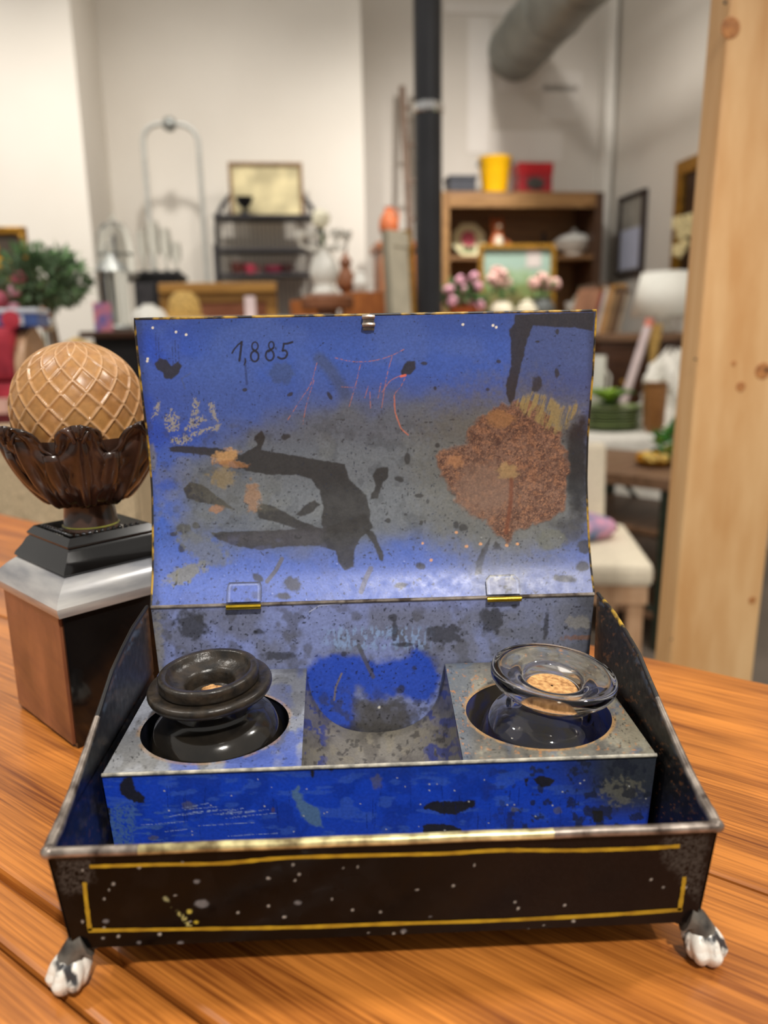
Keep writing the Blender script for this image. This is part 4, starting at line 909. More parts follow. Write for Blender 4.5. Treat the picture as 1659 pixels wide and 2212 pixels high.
t = rthing('tin_box', 'red tin box with dark oval badge on top of the bookcase', 'tin box', (p0[0]+p1[0])/2, b+.15, zt_w)
MB().bx(-ww/2, ww/2, -.07, .07, 0, hb_*.66).build('body', mat('red_tin_pattern', (168, 40, 48), .4, var=.2, scale=60, col2=(110, 14, 24)), t, bevel=.004); MB().bx(-ww/2-.004, ww/2+.004, -.074, .074, hb_*.64, hb_).build('cover', C_red, t, bevel=.005)
MB().lathe([(.055, 0), (.052, .004), (.001, .005)], (0, -.071, hb_*.34), 30, Matrix.Rotation(PI/2, 4, 'X'), sy=.62).build('badge', mat('badge_grey', (70, 66, 62), .5, var=.2, scale=60), t)
# upper shelf
zs = zs1+FLOORZ
p = px(1018, 512, b+.15); rp_ = .105
t = rthing('plate', 'cream octagonal plate with a pink rose on the upper bookcase shelf', 'plate', p[0], b+.2, zs+.0); t.rotation_euler = (math.radians(-12), 0, PHI)
C_plate = mat('cream_plate', (234, 226, 180), .3, var=.04, scale=20)
oct_ = Matrix.Rotation(PI/2, 4, 'X')
MB().lathe([(.001, 0), (rp_*.7, 0), (rp_, .012), (rp_, .018), (rp_*.7, .008), (.001, .006)], (0, 0, rp_), 8, oct_ @ Matrix.Rotation(PI/8, 4, 'Z')).build('dish', C_plate, t, bevel=.002)
m_ = MB()
for k in range(9): m_.ell((.026*math.cos(k*.7)*(k > 0), -.012, rp_+.008+.026*math.sin(k*.7)*(k > 0)), (.022, .005, .022), 10, 6)
m_.build('rose_print', mat('rose_pink', (232, 110, 130), .4, var=.1), t, smooth=True)
m_ = MB()
for sx in (-1, 0, 1): m_.ell((sx*.025, -.011, rp_-.05-.006*abs(sx)), (.012, .003, .02), 8, 6, Matrix.Rotation(sx*.7, 3, 'Y'))
m_.build('leaf_print', C_leaf, t, smooth=True)
p = px(1078, 520, b+.12); C_fox = mat('fox_orange', (206, 112, 66), .5, var=.1)
t = rthing('fox_figurine', 'orange and white sitting fox figurine on the upper bookcase shelf', 'figurine', p[0], b+.16, zs)
MB().lathe([(.04, 0), (.052, .02), (.05, .07), (.036, .12), (.028, .15)], seg=20).build('body', C_fox, t, smooth=True); MB().ell((0, -.03, .07), (.03, .028, .055)).build('chest', C_cream, t, smooth=True)
MB().ell((-.004, -.008, .178), (.04, .042, .036)).build('head', C_fox, t, smooth=True); MB().lathe([(.02, 0), (.012, .025), (.003, .042)], (-.004, -.03, .17), 12, Matrix.Rotation(PI/2, 4, 'X')).build('muzzle', C_cream, t, smooth=True)
for sx in (-1, 1): MB().lathe([(.015, 0), (.001, .038)], (-.004+sx*.026, -.002, .202), 4).build('ear', C_fox, t)
MB().tube([(.04, .01, .01), (.066, .0, .03), (.07, -.01, .07), (.058, -.01, .1)], [.016, .02, .016, .005], 10).build('tail', C_fox, t, smooth=True)
for sx in (-1, 1): MB().ell((sx*.022, -.045, .014), (.016, .022, .014), 10, 8).build('paw', C_cream, t, smooth=True)
p = px(1176, 545, b+.2)
t = rthing('small_bottle', 'small dark glass bottle on the upper bookcase shelf', 'bottle', p[0], b+.22, zs)
MB().lathe([(.03, 0), (.034, .01), (.034, .06), (.014, .085), (.012, .12), (.016, .124), (.016, .134)], seg=20).build('glass', mat('dark_bottle', (50, 42, 40), .2, var=.1), t, smooth=True); MB().lathe([(.011, .13), (.012, .15)], seg=12).build('stopper', C_black, t)
p0 = px(1204, 545, b+.12); p1 = px(1287, 545, b+.12); r = (p1[0]-p0[0])/2
t = rthing('soup_tureen', 'white lidded soup tureen on the upper bookcase shelf', 'tureen', (p0[0]+p1[0])/2, b+.17, zs)
MB().lathe([(r*.45, 0), (r*.5, .01), (r*.42, .02), (r*.8, .05), (r*.95, .085), (r*1., .092)], seg=36, sy=.75).build('bowl', C_white, t, smooth=True, angle=40)
MB().lathe([(r*1.02, .092), (r*.95, .102), (r*.6, .128), (r*.2, .142), (.001, .144)], seg=36, sy=.75).build('cover', C_white, t, smooth=True); MB().ell((0, 0, .153), (.018, .018, .014)).build('knob', C_white, t, smooth=True)
for sx in (-1, 1): MB().tube([(sx*r*.9, 0, .075), (sx*r*1.08, 0, .085), (sx*r*1.05, 0, .062), (sx*r*.82, 0, .056)], .008, 8).build('handle', C_white, t, smooth=True)
# lower shelf right: a white figurine group
zs_ = zs2+FLOORZ
p = px(1262, 660, b+.12)
t = rthing('swan_figurine', 'white porcelain figurine group on the lower bookcase shelf', 'figurine', p[0], b+.16, zs_)
MB().lathe([(.08, 0), (.085, .012), (.07, .02)], seg=24, sy=.6).build('base', C_cream, t, smooth=True)
for k, (x, h) in enumerate(((-.035, .10), (.03, .13))):
    MB().ell((x, 0, .05), (.034, .04, .034)).build('body', C_cream, t, smooth=True); MB().tube([(x, -.01, .06), (x-.012, -.02, .09), (x+.002, -.02, h), (x+.014, -.03, h-.012)], [.014, .011, .010, .007], 10).build('neck', C_cream, t, smooth=True)
    MB().ell((x+.02, .012, .072), (.03, .014, .026), 12, 8, Matrix.Rotation(.5, 3, 'Y')).build('wing', C_cream, t, smooth=True)
t = rthing('cream_cup', 'small pale cup beside the porcelain figurines', 'cup', px(1232, 660, b+.1)[0], b+.09, zs_)
MB().lathe([(.02, 0), (.032, .02), (.036, .06), (.033, .06), (.029, .02), (.001, .008)], seg=20).build('bowl', C_white, t, smooth=True); MB().tube([(.034, 0, .05), (.052, 0, .045), (.05, 0, .022), (.031, 0, .018)], .004, 6).build('handle', C_white, t, smooth=True)

# ================================================================== SIDEBOARD IN FRONT OF THE BOOKCASE
b = 3.55
xl = px(962, 694, b)[0]; xr, zsb = px(1206, 694, b)
sb = rthing('sideboard', 'brown sideboard standing in front of the bookcase', 'sideboard', (xl+xr)/2, b-.05, FLOORZ); ww = xr-xl; hh_ = zsb-FLOORZ
MB().bx(-ww/2, ww/2, 0, .45, .1, hh_-.03).build('body', W_dark, sb, bevel=.004); MB().bx(-ww/2-.02, ww/2, -.02, .47, hh_-.03, hh_).build('top', W_grey, sb, bevel=.004)
for sx in (-1, 1):
    for sy in (.05, .32): MB().box((sx*(ww/2-.05), sy, .05), (.05, .05, .1), taper=1.3).build('leg', W_dark, sb)
    d_ = MB().bx(sx*ww/4-ww/4+.02, sx*ww/4+ww/4-.02, -.015, 0, .14, hh_-.08).build('door', W_grey, sb, bevel=.003); MB().ell((sx*.04, -.025, hh_*.6), (.012, .012, .012)).build('knob', C_gilt, d_, smooth=True)
# landscape painting leaning on it
def painting_mat():
    m = bpy.data.materials.new('landscape_paint'); m.use_nodes = True; N = m.node_tree.nodes; L = m.node_tree.links; bb = N['Principled BSDF']
    tc = N.new('ShaderNodeTexCoord'); sp_ = N.new('ShaderNodeSeparateXYZ'); L.new(tc.outputs['Generated'], sp_.inputs[0])
    nz = N.new('ShaderNodeTexNoise'); nz.inputs['Scale'].default_value = 5; L.new(tc.outputs['Generated'], nz.inputs['Vector'])
    ad = N.new('ShaderNodeMath'); ad.operation = 'MULTIPLY_ADD'; ad.inputs[1].default_value = .5; L.new(nz.outputs['Fac'], ad.inputs[0]); L.new(sp_.outputs['Z'], ad.inputs[2])
    rp = N.new('ShaderNodeValToRGB'); e = rp.color_ramp.elements; e[0].position = .3; e[0].color = (*srgb((60, 70, 50)), 1); e[1].position = 1.2; e[1].color = (*srgb((160, 180, 166)), 1)
    for pos, c in ((.5, (110, 104, 60)), (.72, (120, 140, 84)), (.9, (150, 176, 140)), (1., (156, 182, 168))):
        x = e.new(pos); x.color = (*srgb(c), 1)
    L.new(ad.outputs[0], rp.inputs[0]); L.new(rp.outputs[0], bb.inputs['Base Color']); bb.inputs['Roughness'].default_value = .45
    return m
p0 = px(1046, 690, b+.2); p1 = px(1218, 524, b+.2); ww = p1[0]-p0[0]
framed('landscape_painting', 'landscape painting in narrow gold frame in front of the bookcase', 'painting', (p0[0]+p1[0])/2, b+.3, zsb, ww, p1[1]-zsb+.005, C_gilt, painting_mat(), .022, .03, .05, mount=(.64, .86, .74, 1., mat('pale_house', (206, 196, 190), .5, var=.05)))
# flowers in vases
def bouquet(name, label, u, v, bb, zbase, rb, cols, vase_m, vase_h, vase_r, nb=5):
    p = px(u, v, bb); t = rthing(name, label, 'flowers', p[0], bb, zbase); top = p[1]-zbase
    MB().lathe([(vase_r*.6, 0), (vase_r*.95, vase_h*.3), (vase_r, vase_h*.6), (vase_r*.7, vase_h*.9), (vase_r*.8, vase_h), (vase_r*.7, vase_h), (vase_r*.6, vase_h*.85), (.001, vase_h*.4)], seg=28, cap=False).build('vase', vase_m, t, smooth=True)
    for k in range(nb):
        x = random.uniform(-1, 1)*rb; y = random.uniform(-.6, .6)*rb; z = top+random.uniform(-.6, .6)*rb
        MB().tube([(0, 0, vase_h*.5), (x*.4, y*.4, (vase_h+z)/2), (x, y, z)], .004, 5).build('stem', C_leaf, t, smooth=True)
        m = MB(); petals(m, (x, y, z), rb*.45, 26, rb*.24); o = m.build('bloom', cols[k % len(cols)], t, smooth=True); o['kind'] = 'stuff'
    m = MB(); leaves(m, ball_pts((0, 0, top*.8), rb*.9, 30), rb*.7, rb*.3); o = m.build('foliage', C_leaf, t); o['kind'] = 'stuff'
    return t
bouquet('flower_vase', 'round blush pink blossoms in a cream vase before the landscape painting', 1085, 602, b+.1, zsb, .055, (C_blush,), C_cream, .10, .055, 6)
bouquet('flower_vase', 'drooping blush blossoms in a dark grey pot before the landscape painting', 1172, 612, b+.1, zsb, .06, (C_blush,), mat('slate_pot', (96, 100, 98), .5, var=.1), .11, .06, 6)
p = px(1138, 672, b+.03)
t = rthing('ginger_jar', 'small cream jar between the two flower vases', 'jar', p[0], b+.03, zsb); MB().lathe([(.035, 0), (.05, .03), (.048, .06), (.03, .075), (.03, .08)], seg=24).build('body', C_cream, t, smooth=True); MB().lathe([(.034, .08), (.03, .088), (.008, .094), (.007, .102), (.001, .104)], seg=20).build('cover', C_cream, t, smooth=True)
p = px(1002, 640, b+.1)
t = rthing('potted_cyclamen', 'pink flowering potted plant before the bookcase', 'plant', p[0], b+.12, zsb)
MB().lathe([(.05, 0), (.07, .07), (.074, .075), (.066, .075), (.05, .06), (.001, .06)], seg=24).build('pot', C_terra, t, smooth=True)
m = MB(); leaves(m, ball_pts((0, 0, .12), .09, 70, (1, .8, .6)), .06, .045); o = m.build('foliage', C_leaf, t); o['kind'] = 'stuff'
for (x, z) in ((-.02, .19), (.06, .16), (-.06, .1), (.02, .1), (.075, .08), (-.075, .15), (0., .15), (.045, .2)):
    m = MB(); petals(m, (x, -.04, z), .022, 14, .014); o = m.build('bloom', C_pink, t, smooth=True); o['kind'] = 'stuff'

# ================================================================== MIDDLE: pine hutch, ladder, folding screen, jug
b = 4.2
xl, zh = px(822, 522, b); xr = px(905, 522, b)[0]; ww = xr-xl; hh_ = zh-FLOORZ
t = rthing('pine_hutch', 'tall orange pine hutch with open compartment behind the black pipe', 'cabinet', (xl+xr)/2, b, FLOORZ)
MB().bx(-ww/2, -ww/2+.05, 0, .3, 0, hh_-.04).build('side_board', W_orng, t); MB().bx(ww/2-.05, ww/2, 0, .3, 0, hh_-.04).build('side_board', W_orng, t)
MB().bx(-ww/2-.02, ww/2+.02, -.02, .3, hh_-.04, hh_).build('cornice', W_orng, t, bevel=.006); MB().bx(-ww/2+.05, ww/2-.05, .28, .3, 0, hh_-.04).build('back_board', W_dark, t)
for z_ in (hh_-.42, hh_-.9, .1): MB().bx(-ww/2+.05, ww/2-.05, .0, .28, z_-.03, z_).build('shelf', W_orng, t)
p = px(848, 515, b); t = rthing('terracotta_jug', 'round terracotta jug on a dark foot on top of the pine hutch', 'jug', p[0], b+.12, zh)
MB().lathe([(.035, 0), (.04, .008), (.02, .02), (.022, .03)], seg=20).build('foot', W_dark, t, smooth=True)
MB().lathe([(.02, .03), (.045, .05), (.054, .09), (.046, .13), (.026, .16), (.02, .178), (.026, .186)], seg=24).build('body', C_terra, t, smooth=True); MB().tube([(.024, 0, .175), (.05, 0, .165), (.052, 0, .12)], .006, 8).build('handle', C_terra, t, smooth=True)
# ladder leaning on the recessed wall
b0, b1_ = 4.62, 4.98
x0b = px(880, 500, b0)[0]; xt, ztp = px(866, 192, b1_); lw = .09
t = thing('wooden_ladder', 'narrow brown wooden ladder leaning on the wall behind the pipe', 'ladder', room(xt, b0-.12, FLOORZ), PHI)
tp = Vector((0, b1_-b0+.08, ztp-FLOORZ)); bt_ = Vector((.02, -.02, 0))
W_lad = wood('ladder_wood', (138, 116, 100), (96, 76, 64), 5, .6, (8, 8, 1))
for sx in (0, lw): MB().tube([tuple(bt_+Vector((sx, 0, 0))), tuple(tp+Vector((sx, 0, 0)))], .02, 8).build('rail', W_lad, t, smooth=True)
for k in range(11):
    f_ = .06+k*.089; q = bt_.lerp(tp, f_); MB().tube([tuple(q), tuple(q+Vector((lw, 0, 0)))], .011, 8).build('rung', W_lad, t, smooth=True)
# cream shutter leaning before the pipe
b = 2.85; p0 = px(866, 505, b); p1 = px(914, 505, b)
t = rthing('shutter_panel', 'cream painted panel frame with gold edge leaning beside the pipe', 'panel', (p0[0]+p1[0])/2-.02, b-.12, FLOORZ, .9); t.rotation_euler = (math.radians(-3), 0, PHI+.75)
C_shut = mat('cream_paint', (214, 206, 184), .6, var=.06, scale=12); ph = p0[1]-FLOORZ; w_ = .13
MB().bx(-w_/2, w_/2-.02, -.012, .012, 0, ph).build('board', C_shut, t); MB().bx(w_/2-.02, w_/2, -.018, .018, 0, ph+.01).build('gold_edge', C_gilt, t)
MB().bx(-w_/2, -w_/2+.02, -.017, .014, 0, ph).build('stile', C_shut, t)
for z_ in (ph-.05, ph-.5, ph-1.0): MB().bx(-w_/2+.02, w_/2-.02, -.017, .0, z_, z_+.045).build('cross_rail', C_shut, t)

# ================================================================== LEFT MIDDLE: baker's rack with map, chest, porcelain lamp, crates
b = 4.45
xl = px(470, 560, b)[0]; xr = px(692, 560, b)[0]; ww = xr-xl; ac = (xl+xr)/2
t = rthing('iron_rack', 'black iron wire rack with arched top against the white wall', 'rack', ac, b-.06, FLOORZ)
z1_ = px(580, 473, b)[1]-FLOORZ; z2_ = px(580, 543, b)[1]-FLOORZ; z3_ = px(580, 595, b)[1]-FLOORZ; za = px(580, 425, b)[1]-FLOORZ; zsd = px(580, 470, b)[1]-FLOORZ
arch = [(-ww/2, .12, 0), (-ww/2, .12, zsd-.05)]+[(-ww/2*math.cos(x), .12, zsd-.05+(za-zsd+.13)*math.sin(x)) for x in np.linspace(.05, PI-.05, 24)]+[(ww/2, .12, zsd-.05), (ww/2, .12, 0)]
MB().tube(arch, .012, 8).build('arch_frame', C_iron, t, smooth=True)
for sx in (-1, 1): MB().tube([(sx*ww/2, -.1, 0), (sx*ww/2, -.1, z2_+.02)], .010, 8).build('front_post', C_iron, t, smooth=True)
for z_ in (z1_, z2_, z3_, z3_-.45):
    sh = MB().bx(-ww/2, ww/2, -.11, .12, z_-.012, z_).build('wire_shelf', C_iron, t)
C_wire = mat('grey_wire', (150, 148, 150), .5, var=.05)
for k in range(1, 24):
    x = -ww/2+ww*k/24; MB().tube([(x, .115, z3_-.45), (x, .115, z1_+.0)], .0024, 5).build('back_wire', C_wire, t)
for k in range(1, 9):
    x = -ww/2+ww*k/9; MB().tube([(x, .118, z1_), (x, .118, zsd-.05+(za-zsd+.13)*math.sin(math.acos(max(-1, min(1, -2*x/ww)))))], .004, 5).build('scroll_bar', C_iron, t)
def map_mat():
    m = mat('antique_map', (226, 212, 166), .7, var=.03, scale=7., col2=(184, 172, 134), lo=.4, hi=.6); return m
p0 = px(499, 472, b); p1 = px(652, 352, b)
framed('framed_map', 'faded yellowed map in thin brown frame on the iron rack', 'framed map', (p0[0]+p1[0])/2, b-.02, z1_+FLOORZ, p1[0]-p0[0], p1[1]-p0[1], wood('map_frame', (150, 118, 80), (110, 80, 50), 6), map_mat(), .018, .02, .0)
p = px(530, 470, b-.1); t = rthing('small_urn', 'small black urn in front of the framed map', 'urn', p[0], b-.115, z1_+FLOORZ)
MB().lathe([(.028, 0), (.03, .006), (.012, .02), (.012, .035), (.035, .055), (.045, .085), (.05, .09), (.042, .09)], seg=24).build('cup', C_black, t, smooth=True)
for k, (u, c, h) in enumerate(((513, (90, 46, 40), .06), (540, (176, 60, 80), .05), (590, (120, 40, 60), .04), (620, (60, 36, 34), .05))):
    p = px(u, 590, b-.1); t = rthing('rack_cup', ('brown mug on the lower shelf of the iron rack', 'pink cup on the lower shelf of the iron rack', 'dark red low dish on the lower shelf of the iron rack', 'dark brown pot on the lower shelf of the iron rack')[k], 'cup', p[0], b-.1, z3_+FLOORZ)
    mm = mat('cup_%s' % ('brown', 'pink', 'red', 'umber')[k], c, .4, var=.1); r = (.035, .028, .05, .035)[k]
    MB().lathe([(r*.7, 0), (r, h*.5), (r, h), (r*.88, h), (r*.85, h*.4), (.001, h*.2)], seg=20).build('bowl', mm, t, smooth=True); MB().tube([(r, 0, h*.8), (r+.018, 0, h*.7), (r+.014, 0, h*.3), (r*.9, 0, h*.25)], .004, 6).build('handle', mm, t, smooth=True)
# tall tubular arch
b = 4.2
xl, _ = px(318, 420, b); xr = px(436, 420, b)[0]; zt2 = px(362, 268, b)[1]
t = rthing('arched_stand', 'tall thin grey tubular arch stand with knob against the white wall', 'stand', (xl+xr)/2, b, FLOORZ); h = zt2-FLOORZ; w_ = (xr-xl)/2
pts = [(-w_, 0, 0), (-w_, 0, h-.10)]+[(-w_+.085-.085*math.cos(x), 0, h-.085+.085*math.sin(x)) for x in np.linspace(0, PI/2, 8)]+[(w_-.085+.085*math.sin(x), 0, h-.085+.085*math.cos(x)) for x in np.linspace(0, PI/2, 8)]+[(w_, 0, 0)]
C_lgrey = mat('light_grey_tube', (186, 186, 180), .4, metal=.2, var=.05)
MB().tube(pts, .012, 10).build('tube_arch', C_lgrey, t, smooth=True); MB().ell((0, 0, h), (.035, .03, .035)).build('knob', C_grey, t, smooth=True)
for sx in (-1, 1): MB().tube([(sx*w_, -.07, .012), (sx*w_, .12, .012)], .012, 8).build('foot_bar', C_grey, t, smooth=True)
# golden chest
b = 3.3
xl, zc_ = px(342, 612, b); xr = px(597, 612, b)[0]; ww = xr-xl; hh_ = zc_-FLOORZ
t = rthing('oak_chest', 'golden oak chest with carved reddish front panel behind the lid', 'chest', (xl+xr)/2, b, FLOORZ)
W_red = wood('red_panel', (176, 112, 78), (140, 78, 50), 9, .5, (1, 3, 3))
MB().bx(-ww/2, ww/2, -.02, .4, hh_-.04, hh_).build('top', W_gold, t, bevel=.006)
for sx in (-1, 1): MB().bx(sx*ww/2-(.045 if sx > 0 else 0), sx*ww/2+(0 if sx > 0 else .045), 0, .38, 0, hh_-.04).build('corner_post', W_gold, t, bevel=.004)
MB().bx(-ww/2+.045, ww/2-.045, .012, .36, .1, hh_-.04).build('front_panel', W_red, t); MB().bx(-ww/2+.045, ww/2-.045, .002, .03, hh_-.075, hh_-.04).build('top_rail', W_gold, t); MB().bx(-ww/2+.045, ww/2-.045, .002, .03, .1, .16).build('bottom_rail', W_gold, t)
# straw hat ball in front
b2 = 2.7; p0 = px(362, 660, b2); p1 = px(432, 628, b2); r = (p1[0]-p0[0])/2
xs = rthing('display_pedestal', 'white display pedestal carrying the straw hat', 'pedestal', (p0[0]+p1[0])/2+.12, b2, FLOORZ)
zp = px(400, 690, b2)[1]-FLOORZ
MB().bx(-.24, .34, -.14, .14, 0, zp-.02).build('body', C_cloth, xs, bevel=.004); MB().bx(-.25, .35, -.15, .15, zp-.02, zp).build('top', C_cloth, xs, bevel=.003)
t = rthing('straw_hat', 'round pale straw hat in front of the golden chest', 'hat', (p0[0]+p1[0])/2, b2, zp+FLOORZ); h = p1[1]-zp-FLOORZ
MB().lathe([(r*.98, .006), (r*1.0, h*.35), (r*.85, h*.75), (r*.5, h*.96), (.001, h)], seg=30).build('crown', C_straw, t, smooth=True); MB().lathe([(r*.9, .004), (r*1.3, .001), (r*1.32, .006), (r*.97, .012)], seg=30, cap=False).build('brim', C_straw, t, smooth=True)
p = px(542, 690, b2); t = rthing('pillar_candle', 'pinkish white pillar candle in front of the golden chest', 'candle', p[0], b2, zp+FLOORZ)
h = px(542, 640, b2)[1]-zp-FLOORZ; MB().lathe([(.017, 0), (.018, .004), (.018, h), (.012, h-.003), (.001, h-.004)], seg=20).build('wax', mat('pale_wax', (240, 218, 220), .5, var=.02), t, smooth=True); MB().tube([(0, 0, h-.004), (.001, 0, h+.012)], .0015, 5).build('wick', C_black, t)
p = px(330, 694, b2); 
t = rthing('white_bowl', 'upturned white bowl at the left end of the chest', 'bowl', px(328, 690, b2)[0]-.0, b2-.05, zp+FLOORZ); MB().lathe([(.06, 0), (.058, .01), (.045, .03), (.02, .042), (.018, .048), (.001, .048)], seg=28).build('bowl', C_white, t, smooth=True)
# porcelain lamp on a brown stool
b3 = 3.0; p = px(700, 636, b3); zst = px(700, 638, b3)[1]
st_ = rthing('plant_stand', 'brown round wooden stand under the white porcelain candelabra', 'stand', p[0]+.01, b3, FLOORZ); h = zst-FLOORZ
W_stl = wood('stool_wood', (150, 96, 62), (110, 62, 36), 5, .4)
MB().lathe([(.09, h-.05), (.098, h-.045), (.098, h-.012), (.09, h-.004), (.08, h)], seg=32).build('top', W_stl, st_, smooth=True, angle=40); MB().lathe([(.03, .03), (.02, .3), (.035, .6), (.02, .8), (.04, h-.05)], seg=20).build('stem', W_stl, st_, smooth=True)
for k in range(3): MB().tube([(0, 0, .2), (.09*math.cos(k*2.1), .09*math.sin(k*2.1), .12), (.16*math.cos(k*2.1), .16*math.sin(k*2.1), .012)], .016, 8).build('leg', W_stl, st_, smooth=True)
t = rthing('porcelain_candelabra', 'white porcelain candelabra with glossy round body and flower on top', 'candelabra', p[0]+.003, b3, zst); k_ = b3/FPX
MB().lathe([(.048, 0), (.052, .01), (.04, .022), (.036, .04), (.05, .06), (.054, .085), (.044, .12), (.026, .148), (.02, .165), (.03, .172)], seg=32).build('body', C_white, t, smooth=True)
for k in range(5):
    x = (-.085, -.045, 0, .045, .085)[k]; y = (0, -.05, .05, -.05, 0)[k]
    MB().tube([(0, 0, .165), (x*.5, y*.5, .16), (x, y, .178), (x, y, .195)], .007, 8).build('arm', C_white, t, smooth=True); MB().lathe([(.008, .19), (.02, .205), (.022, .225), (.017, .225), (.014, .208), (.001, .2)], (x, y, 0), 16).build('candle_cup', C_white, t, smooth=True)
m = MB(); petals(m, (-.004, 0, .268), .03, 26, .018); o = m.build('flower', mat('cream_white_petal', (246, 240, 214), .5, var=.04), t, smooth=True); MB().tube([(0, 0, .165), (-.002, 0, .25)], .006, 6).build('stem', C_leaf, t)
# brown gourd and white jar behind it, orange crates
b4 = 3.25; xl, zcr = px(752, 628, b4); xr = px(832, 628, b4)[0]; h = zcr-FLOORZ
t = rthing('wooden_crate', 'tall orange brown wooden crate right of the porcelain candelabra', 'crate', (xl+xr)/2, b4, FLOORZ); ww = xr-xl
MB().bx(-ww/2+.006, ww/2-.006, .012, .26, 0, h-.01).build('inner_box', W_dark, t)
for k in range(9): MB().bx(-ww/2, ww/2, 0, .014, k*h/9+.004, (k+1)*h/9-.004).build('slat', W_orng, t, bevel=.002)
for sx in (-1, 1): MB().bx(sx*ww/2-.012, sx*ww/2+.012, -.006, .27, 0, h).build('corner_batten', W_orng, t)
t = rthing('wooden_crate', 'orange brown wooden crate left of the porcelain candelabra stand', 'crate', px(692, 640, b4)[0]-.03, b4+.05, FLOORZ)
for k in range(9): MB().bx(-.09, .09, 0, .014, k*h*.975/9+.004, (k+1)*h*.975/9-.004).build('slat', W_orng, t, bevel=.002)
MB().bx(-.085, .085, .012, .2, 0, h*.97).build('inner_box', W_dark, t)
zg = h*.975+FLOORZ
t = rthing('brown_gourd', 'brown bottle gourd behind the porcelain candelabra', 'gourd', px(733, 590, b4)[0], b4+.06, zcr); t.location = room(px(736, 600, b4)[0]+.03, b4+.1, zcr)
MB().lathe([(.02, 0), (.04, .02), (.042, .05), (.024, .085), (.02, .1), (.028, .12), (.014, .14), (.006, .16)], seg=24).build('body', wood('gourd_skin', (150, 92, 54), (104, 60, 34), 9), t, smooth=True); MB().tube([(0, 0, .158), (.008, 0, .175)], .004, 6).build('stem', W_dark, t)
t = rthing('white_jar', 'small white jar on the tall orange crate', 'jar', px(757, 610, b4)[0]+.045, b4+.05, zcr)
MB().lathe([(.022, 0), (.03, .02), (.03, .045), (.02, .058), (.022, .064)], seg=20).build('body', C_white, t, smooth=True); MB().lathe([(.024, .064), (.02, .072), (.001, .076)], seg=20).build('cover', C_white, t, smooth=True)

# ================================================================== LEFT: dark table with glassware, black cabinet
b = 3.1
xl, zd = px(178, 716, b); xr = px(300, 716, b)[0]; h = zd-FLOORZ; ww = xr-xl
t = rthing('dark_side_table', 'dark walnut table with black base behind the acorn finial', 'table', (xl+xr)/2, b, FLOORZ)
MB().bx(-ww/2-.01, ww/2+.02, -.02, .4, h-.025, h).build('top', W_dark, t, bevel=.004); MB().bx(-ww/2+.03, ww/2-.01, .02, .38, .1, h-.025).build('body', C_black, t, bevel=.004)
for sx in (-1, 1):
    for sy in (.05, .34): MB().box((sx*(ww/2-.05), sy, .05), (.04, .04, .1)).build('leg', W_dark, t)
def glass_thing(name, label, u, bb, zb_, prof, extra=None, cat='glassware'):
    t = rthing(name, label, cat, px(u, 600, bb)[0], bb, zb_); MB().lathe(prof, seg=28, cap=False).build('glass', G_room, t, smooth=True, angle=40)
    return t
t = glass_thing('glass_lantern', 'tall glass lantern with grey frame on the dark table', 243, b+.1, zd, [(.055, .02), (.055, .2), (.05, .22)], cat='lantern')
MB().lathe([(.065, 0), (.068, .012), (.058, .022)], seg=28).build('base', C_grey, t, smooth=True); MB().lathe([(.066, .218), (.05, .245), (.015, .275), (.012, .29)], seg=28).build('roof', C_grey, t, smooth=True); MB().tube([(.02*math.cos(x), 0, .30+.02*math.sin(x)) for x in np.linspace(0, 2*PI, 16)], .003, 6).build('ring', C_grey, t)
for k in range(4): MB().tube([(.06*math.cos(k*PI/2+.7), .06*math.sin(k*PI/2+.7), .015), (.06*math.cos(k*PI/2+.7), .06*math.sin(k*PI/2+.7), .222)], .003, 6).build('bar', C_grey, t)
C_rb = mat('red_blue_card', (206, 120, 120), .6, var=.2, scale=30, col2=(90, 100, 170))
t = rthing('small_book', 'small red and blue booklet standing on the dark table', 'book', px(222, 690, b)[0], b+.0, zd, .3); MB().bx(-.03, .03, -.01, .01, 0, .1).build('pages', C_cream, t); MB().bx(-.032, .032, -.012, -.0101, 0, .102).build('cover', C_rb, t)
b5 = 3.75; xl, zk_ = px(285, 587, b5); xr = px(382, 587, b5)[0]; h = zk_-FLOORZ; ww = xr-xl
t = rthing('black_cabinet', 'black cabinet against the wall left of the golden chest', 'cabinet', (xl+xr)/2, b5, FLOORZ)
MB().bx(-ww/2, ww/2, .012, .36, .06, h-.02).build('body', C_black, t, bevel=.004); MB().bx(-ww/2-.012, ww/2+.012, 0, .37, h-.02, h).build('top', C_black, t, bevel=.003); MB().bx(-ww/2+.02, ww/2-.02, .03, .34, 0, .06).build('plinth', C_black, t)
for sx in (-1, 1):
    d_ = MB().bx(sx*ww/4-ww/4+.012, sx*ww/4+ww/4-.012, 0, .012, .09, h-.05).build('door', C_iron, t, bevel=.003); MB().ell((sx*.018, -.006, h*.6), (.007, .007, .007)).build('knob', C_grey, d_, smooth=True)
for k, (u, hh2, r, lab) in enumerate(((300, .19, .027, 'slender clear glass carafe at the left end of the black cabinet'), (325, .23, .032, 'tall clear glass vase on the black cabinet'), (350, .2, .030, 'clear glass goblet vase in the middle of the black cabinet'), (372, .14, .026, 'short clear glass vase at the right end of the black cabinet'))):
    t = rthing('glass_vase', lab, 'vase', px(u, 560, b5)[0], b5+.15, zk_, group=None)
    MB().lathe([(r*.8, 0), (r*.85, .008), (r*.25, .02), (r*.25, hh2*.3), (r*.9, hh2*.5), (r, hh2*.8), (r*.8, hh2)], seg=24, cap=False).build('bowl', G_room, t, smooth=True)
t = rthing('bell_jar', 'glass bell jar with dark stand in the corner by the pillar', 'bell jar', px(243, 560, 3.55)[0], 3.62, FLOORZ); zj = px(243, 590, 3.6)[1]-FLOORZ
